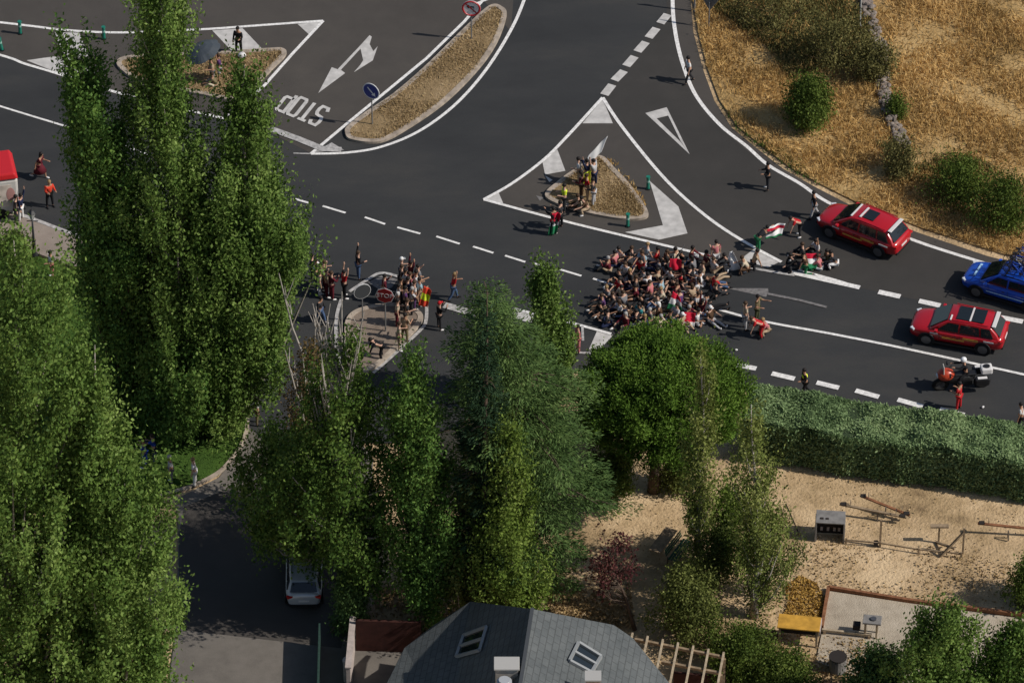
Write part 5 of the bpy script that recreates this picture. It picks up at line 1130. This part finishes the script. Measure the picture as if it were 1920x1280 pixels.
def house():
    t = root('house', (0, 0, 0), 0, 'house with dark slate roof, skylights and chimneys at the bottom edge', 'house')
    A, A2 = P3(998, 1141, 8.0), P3(962, 1370, 8.0)
    B_, B2 = P3(882, 1127, 4.3), P3(842, 1370, 4.3)
    C_, C2 = P3(759, 1213, 2.8), P3(680, 1370, 2.8); E_ = P3(812, 1172, 3.0)
    D3 = P3(1256, 1281, 4.2); D1, D2, D4 = [onplane((A, A2, D3), *q) for q in ((1151, 1171), (1186, 1195), (1340, 1370))]
    rf = slab('roof', [A, B_, B2, A2], M_slate, t)
    slab('roof_pitch', [B_, E_, C_, C2, B2], M_slate, t)
    slab('roof_pitch', [A, A2, D4, D3, D2, D1], M_slate, t)
    b = MB(); b.bar(A+Vector((0, 0, .03)), A2+Vector((0, 0, .03)), .16, .10); b.build('ridge_cap', mat('ridge_metal', (.06, .065, .07), .5), t)
    ring = [(B_.x+.25, B_.y-.35), (E_.x+.3, E_.y-.35), (C_.x+.35, C_.y-.3), (C2.x+.5, C2.y), (D4.x-.8, D4.y), (D3.x-.5, D3.y-.2), (D2.x-.45, D2.y-.4), (D1.x-.4, D1.y-.4), (A.x, A.y-.4)]
    b = MB(); b.prism(ring, 0, 2.55); b.build('wall', M_rend, t)
    b = MB(); b.prism([(A.x-.1, A.y-.45), (B_.x+.3, B_.y-.45), (B2.x+.3, B2.y), (D4.x-3.5, D4.y), (D1.x-.9, D1.y-.6)], 2.55, 4.0); b.build('gable_wall', M_rend, t)
    # fascia
    b = MB()
    for p, q in ((A, B_), (B_, E_), (E_, C_), (C_, C2), (A, D1), (D1, D2), (D2, D3), (D3, D4)): b.bar(p-Vector((0, 0, .12)), q-Vector((0, 0, .12)), .06, .14)
    b.build('fascia', mat('fascia_dark', (.035, .037, .04), .5), t)
    # skylights: frames proud of the pitch
    def skylight(c, right, n_div, name='skylight', light=True):
        p0, p1, p2, p3 = [Vector(q) for q in c]; nr = (p1-p0).cross(p3-p0).normalized()
        if nr.z < 0: nr = -nr
        mf = mat('skylight_frame', (.26, .27, .27), .4, .5)
        par = root(name, (0, 0, 0)); par.parent = t
        b = MB()
        for a, c2 in ((p0, p1), (p1, p2), (p2, p3), (p3, p0)): b.bar(a+nr*.09, c2+nr*.09, .13, .14)
        m0, m1 = p0.lerp(p3, .5), p1.lerp(p2, .5); b.bar(m0+nr*.09, m1+nr*.09, .12, .14)
        b.build('frame', mf, par)
        for u0, u1 in ((.06, .46), (.54, .94)):
            q = [p0.lerp(p3, u0).lerp(p1.lerp(p2, u0), v) for v in (.08, .92)]+[p0.lerp(p3, u1).lerp(p1.lerp(p2, u1), v) for v in (.92, .08)]
            b = MB(); b.add([k+nr*.07 for k in q]+[k+nr*.03 for k in q], [(0, 1, 2, 3), (7, 6, 5, 4), (0, 4, 5, 1), (1, 5, 6, 2), (2, 6, 7, 3), (3, 7, 4, 0)]); b.build('glass_pane', M_glass, par)
    pr = (A, A2, D3); plf = (A, B_, A2)
    skylight([onplane(pr, 1083, 1206), onplane(pr, 1125, 1232), onplane(pr, 1107, 1262), onplane(pr, 1066, 1240)], True, 2)
    skylight([onplane(plf, 872, 1192), onplane(plf, 915, 1176), onplane(plf, 902, 1220), onplane(plf, 858, 1232)], False, 2)
    b = MB(); q = onplane((A, A2, D3), 948, 1250); q = P3(950, 1262, 6.6)
    cz = root('chimney', (0, 0, 0)); cz.parent = t
    c0 = P3(950, 1245, 8.1); b.box((c0.x, c0.y, 6.9), (1.0, .7, 2.4)); b.build('stack', mat('chimney_render', (.34, .32, .29), .85, var=.2, vscale=4), cz, bevel=.02)
    b = MB(); b.box((c0.x, c0.y, 8.15), (1.12, .82, .10)); b.build('cap', mat('chimney_cap', (.38, .37, .35), .8), cz, bevel=.02)
    b = MB(); b.cyl((c0.x-.1, c0.y-.85, 7.4), .34, 1.0, 'Z', 14); b.cyl((c0.x-.1, c0.y-.85, 7.95), .25, .1, 'Z', 12); b.build('cowl', M_silver, cz)
    c1 = P3(1112, 1268, 7.6); cz2 = root('chimney', (0, 0, 0)); cz2.parent = t
    b = MB(); b.box((c1.x, c1.y, 6.6), (.62, .55, 2.0)); b.build('stack', mat('brick_tan', (.38, .27, .18), .9, var=.35, vscale=8), cz2, bevel=.02)
    b = MB(); b.box((c1.x, c1.y, 7.64), (.72, .64, .08)); b.build('cap', mat('chimney_cap', (.38, .37, .35), .8), cz2)
house()
M_wood = mat('weathered_wood', (.26, .19, .12), .9, var=.4, vscale=5); M_wood2 = mat('pale_wood', (.40, .32, .22), .9, var=.3, vscale=5)
def pergola():
    a, b_ = G(1190, 1198, 2.5), G(1358, 1232, 2.5); t = root('pergola', (0, 0, 0), 0, 'wooden pergola with open rafters right of the slate roof', 'pergola')
    off = G(1205, 1252, 2.5)-G(1218, 1198, 2.5); d = (b_-a)
    c, e = G(1240, 1240, 2.5), G(1352, 1262, 2.5)
    for p, q in ((a, b_), (c+Vector((0, 0, 0)), e)): m = MB(); m.bar(p, q, .12, .14); m.build('beam', M_wood, t)
    for i in range(7):
        p = G(1186+28.5*i, 1187+6*i, 2.62); q = G(1168+28.5*i, 1270+8*i, 2.62)
        if i < 7: m = MB(); m.bar(p, q, .09, .12); m.build('rafter', M_wood2, t)
    for p in (a, b_, e): m = MB(); m.box((p.x, p.y, 1.2), (.13, .13, 2.42)); m.build('post', M_wood, t)
pergola()
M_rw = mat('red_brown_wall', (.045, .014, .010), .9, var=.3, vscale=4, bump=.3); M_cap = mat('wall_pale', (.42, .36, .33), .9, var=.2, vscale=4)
def wall(name, a, b_, h, th, m, label, cap=None, cat='wall', posts=0):
    p, q = G(*a), G(*b_); d = q-p; t = root(name, p, math.atan2(d.y, d.x), label, cat)
    k = MB(); k.box((d.length/2, 0, h/2-.02), (d.length, th, h)); k.build('panel', m, t, bevel=.01)
    if cap: k = MB(); k.box((d.length/2, 0, h+.03), (d.length+.05, th+.08, .07)); k.build('coping', cap, t)
    for i in range(posts): k = MB(); k.box((d.length*(i)/(max(1, posts-1)), 0, h/2+.1), (.22, .22, h+.24)); k.build('post', cap or m, t)
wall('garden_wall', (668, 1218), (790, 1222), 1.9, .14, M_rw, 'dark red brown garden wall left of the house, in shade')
wall('garden_wall', (654, 1300), (663, 1205), 1.6, .2, M_cap, 'pale narrow wall between the street and the house yard', M_cap)
t = root('gate_post', G(650, 1275), 0, 'white rounded gate post at the foot of the pale wall', 'post'); b = MB(); b.cyl((0, 0, .6), .15, 1.2, n=14); b.build('shaft', M_cap, t); b = MB(); b.ball((0, 0, 1.25), .18, 12, 8); b.build('ball_top', M_cap, t, smooth=True)
wall('garden_wall', (1262, 1292), (1362, 1300), 1.1, .16, M_rw, 'short dark red wall under the pergola')
wall('green_fence', (597, 1330), (600, 1212), 1.5, .08, mat('green_mesh', (.02, .05, .04), .8, var=.4, vscale=8), 'dark green screened fence along the lower street', cat='fence')
sheet('yard', [(655, 1218), (760, 1222), (730, 1330), (650, 1330)], .02, M_conc)
# fence-field stone wall: separate stones tumbling down the slope
def stone_wall():
    t = root('stone_wall', G(1630, 60), 0, 'tumbled low dry stone wall running down through the dry field', 'stone wall'); o0 = t.location.copy()
    rr = random.Random(8); path = crom(gpoly([(1618, -20), (1628, 30), (1648, 95), (1652, 140), (1660, 190), (1682, 245), (1692, 275)]), 14); b = MB()
    for p in path:
        for k in range(4):
            q = p-o0+Vector((rr.uniform(-.3, .3), rr.uniform(-.2, .2), rr.uniform(.03, .3))); b.ball(tuple(q), (rr.uniform(.10, .24), rr.uniform(.1, .2), rr.uniform(.08, .16)), 7, 5, M=None)
    o = b.build('stones', mat('field_stone', (.24, .20, .17), .95, var=.5, vscale=3, bump=.6), t); o['kind'] = 'stuff'
stone_wall()
t = root('field_post', G(1612, 55), 0, 'thin pale pole standing beside the stone wall top', 'post'); b = MB(); b.tube([(0, 0, -.05), (0, 0, 2.6)], [.05, .035], 8); b.build('shaft', mat('pole_pale', (.42, .42, .40), .7), t)
b = MB(); b.box((0, 0, .1), (.18, .18, .24)); b.build('footing', M_cap, t)

# ------------------------------------------------------------ playground
M_rust = mat('rusty_red_wood', (.22, .095, .045), .85, var=.4, vscale=5); M_grey = mat('grey_board', (.20, .19, .18), .85, var=.25, vscale=4); M_dark = mat('dark_board', (.025, .02, .018), .9); M_frame = mat('dull_metal', (.16, .13, .10), .7, metal=.3)
sheet('sandpit', [(1556, 1108), (1700, 1130), (1920, 1160), (2100, 1185), (2100, 1290), (1700, 1300), (1530, 1240), (1545, 1165)], .02, ground_mat('pale_sand', [(.32, (.27, .22, .165)), (.5, (.40, .34, .26)), (.68, (.52, .45, .36))], .3, 2, 12, .4, 20))
t = root('sandpit_edging', G(1553, 1104), 0, 'rusty brown timber edging round the pale sandpit', 'edging'); o0 = t.location.copy()
for a, c in (((1553, 1104), (1700, 1128)), ((1700, 1128), (1920, 1156)), ((1920, 1156), (2050, 1172)), ((1553, 1104), (1541, 1178))):
    b = MB(); b.bar(G(*a)-o0+Vector((0, 0, .1)), G(*c)-o0+Vector((0, 0, .1)), .14, .22); b.build('plank', M_rust, t)
def seesaw(px, py, a, c, lb, m1):
    B = G(px, py); t = root('seesaw', B, 0, lb, 'seesaw', 'playground seesaws'); p, q = G(*a, .5)-B, G(*c, .5)-B
    b = MB(); b.bar(p+Vector((0, 0, .12)), q-Vector((0, 0, .12)), .13, .07); b.build('plank', m1, t)
    for s in (-1, 1): b = MB(); b.bar((.0, s*.12, 0), (0, s*.03, .5), .06); b.build('support', M_frame, t)
    for f in (.06, .94):
        w = (p+Vector((0, 0, .12))).lerp(q-Vector((0, 0, .12)), f); b = MB(); b.box(tuple(w+Vector((0, 0, .06))), (.26, .22, .05)); b.build('seat', M_dark, t)
        w2 = (p+Vector((0, 0, .12))).lerp(q-Vector((0, 0, .12)), .16 if f < .5 else .84); b = MB(); b.tube([w2, w2+Vector((0, 0, .28))], .015, 6); b.bar(w2+Vector((0, -.12, .28)), w2+Vector((0, .12, .28)), .025); b.build('handle', M_frame, t)
seesaw(1660, 966, (1613, 932), (1706, 962), 'rusty red seesaw plank at the rear of the sandy playground', M_rust)
seesaw(1645, 972, (1574, 948), (1700, 966), 'thin dark brown seesaw in front of the rusty red one', M_wood)
seesaw(1890, 1010, (1833, 984), (1960, 990), 'dark brown seesaw at the right edge of the playground', M_rust)
def playhouse():
    B = G(1555, 1016); t = root('playhouse', B, R(-5), 'small grey playhouse panel with flat top and dark open front', 'playhouse')
    b = MB(); b.box((0, .45, 1.16), (1.36, .9, .06)); b.build('roof', M_grey, t, bevel=.01)
    for s in (-1, 1): b = MB(); b.box((s*.66, .35, .56), (.08, .7, 1.14)); b.build('side_panel', M_grey, t, bevel=.01)
    b = MB(); b.box((0, .66, .5), (1.25, .05, 1.0)); b.build('back_panel', M_dark, t)
    for x in (-.4, -.1, .2, .42): b = MB(); b.box((x, .62, .28), (.12, .03, .22)); b.build('pale_picture', M_cap, t)
    b = MB(); b.box((-.4, .3, 1.20), (.16, .12, .025)); b.box((-.15, .3, 1.20), (.14, .12, .025)); b.build('roof_mark', M_dark, t)
playhouse()
def yellow_hut():
    B = G(1497, 1200); t = root('play_hut', B, R(-8), 'play hut with mustard yellow roof at the lower left of the sandpit', 'play hut')
    for x, y in ((-.85, -.3), (.85, -.3), (-.85, .4), (.85, .4)): b = MB(); b.box((x, y, .5), (.10, .10, 1.0)); b.build('leg', M_wood2, t)
    b = MB(); b.box((0, .05, 1.05), (1.95, .95, .08)); b.build('roof', mat('mustard_board', (.50, .27, .04), .8, var=.3, vscale=3), t, bevel=.015)
    b = MB(); b.box((0, -.28, .85), (1.8, .05, .32)); b.build('front_board', M_dark, t)
    b = MB(); b.box((.98, .05, .92), (.05, .9, .3)); b.build('side_board', M_cap, t)
yellow_hut()
def spring_rider():
    B = G(1632, 1190); t = root('sand_table', B, R(-8), 'grey play table on pale posts inside the sandpit', 'play table')
    b = MB(); b.box((.05, 0, .95), (.85, .6, .10)); b.build('top', M_grey, t, bevel=.02)
    for x in (-.25, .28):
        for y in (-.2, .2): b = MB(); b.box((x, y, .45), (.08, .08, .9)); b.build('leg', M_wood2, t)
    b = MB(); b.cyl((.1, 0, 1.03), .14, .07, n=16); b.build('basin', M_rim, t)
    b = MB(); b.box((-.65, 0, .5), (.34, .34, .3)); b.build('side_box', M_dark, t, bevel=.02)
spring_rider()
t = root('balance_beam', G(1541, 1186), 0, 'low pale timber beam crossing the sandpit toward the play table', 'beam'); o0 = t.location.copy()
b = MB(); b.bar(Vector((0, 0, .2)), G(1634, 1196)-o0+Vector((0, 0, .2)), .12, .12); b.build('beam', M_wood2, t)
for f in (.05, .95): b = MB(); q = (G(1634, 1196)-o0)*f; b.box((q.x, q.y, .08), (.12, .2, .2)); b.build('foot', M_wood, t)
t = root('low_fence', G(1586, 1018), 0, 'thin low rail fence across the middle of the playground', 'fence'); o0 = t.location.copy()
pp = [(1586, 1018), (1650, 1024), (1722, 1036), (1802, 1044)]
for a, c in zip(pp, pp[1:]): b = MB(); b.bar(G(*a)-o0+Vector((0, 0, .22)), G(*c)-o0+Vector((0, 0, .22)), .06); b.build('rail', M_wood, t)
for a in pp: q = G(*a)-o0; b = MB(); b.box((q.x, q.y, .15), (.08, .08, .32)); b.build('post', M_wood, t)
t = root('post', G(1650, 1022), 0, 'tall thin post standing at the low rail fence', 'post'); b = MB(); b.box((0, 0, .8), (.09, .09, 1.6)); b.build('shaft', M_wood, t); b = MB(); b.box((-.2, 0, .12), (.2, .2, .25)); b.build('footing', M_dark, t)
def swing():
    B = G(1785, 1040); t = root('climbing_frame', B, 0, 'slanting weathered wooden frame with short plank in the playground', 'climbing frame')
    for p, q, nm in (((-.55, -.1, 0), (.5, .1, 1.35), 'leaning_bar'), ((.5, .1, 0), (.5, .1, 1.6), 'post'), ((-.7, .9, 0), (.1, -.1, .5), 'brace'), ((-1.0, .9, 1.0), (-.15, .9, 1.0), 'plank'), ((-.58, .9, 0), (-.58, .9, 1.0), 'plank_leg')):
        b = MB(); b.bar(p, q, .10 if nm != 'plank' else .22, .08); b.build(nm, M_wood, t)
swing()
t = root('guy_post', G(1498, 1000), 0, 'dark slanted pole leaning beside the pale poplar', 'post'); b = MB(); b.tube([(0, 0, 0), (-.65, .3, 1.6)], .03, 6); b.build('shaft', M_dark, t); b = MB(); b.box((0, 0, .05), (.15, .15, .12)); b.build('footing', M_wood, t)
def bench():
    B = G(1275, 1045); t = root('bench', B, R(62), 'green slatted bench with metal frame on the sandy ground', 'bench'); gm = mat('bench_green', (.02, .075, .045), .6, var=.2, vscale=5)
    b = MB()
    for i in range(4): b.box((0, -.2+.13*i, .46), (1.6, .10, .03))
    b.build('seat', gm, t); b = MB()
    for i in range(3): b.box((0, .34+.03*i, .62+.13*i), (1.6, .03, .10))
    b.build('backrest', gm, t)
    for s in (-1, 1):
        for y in (-.2, .3): b = MB(); b.box((s*.68, y, .22), (.06, .06, .46)); b.build('leg', M_frame, t)
    b = MB(); b.box((0, .9, .72), (1.8, .6, .05)); b.build('table_board', M_wood, t)
bench()
t = root('shed', G(1525, 1372), R(-8), 'small shed roof edge in red at the very bottom', 'shed'); b = MB(); b.box((0, 0, .9), (2.2, 1.4, 1.8)); b.build('wall', M_rend, t); b = MB(); b.box((0, 0, 1.86), (2.5, 1.7, .1)); b.build('roof', mat('red_sheet', (.34, .06, .04), .7, var=.2, vscale=3), t)
t = root('water_barrel', G(1570, 1255), 0, 'dark covered barrel in the shade left of the blue green tree', 'barrel'); b = MB(); b.cyl((0, 0, .4), .4, .8, n=18); b.build('body', M_grey, t, bevel=.02); b = MB(); b.cyl((0, 0, .82), .42, .05, n=18); b.build('lid', M_dark, t)

# ------------------------------------------------------------ freeze the skinned figures into plain meshes
dg = bpy.context.evaluated_depsgraph_get(); new = []
for o in SKIN_OBJS: new.append(bpy.data.meshes.new_from_object(o.evaluated_get(dg)))
for o, me in zip(SKIN_OBJS, new): o.modifiers.clear(); o.data = me; me.name = o.name
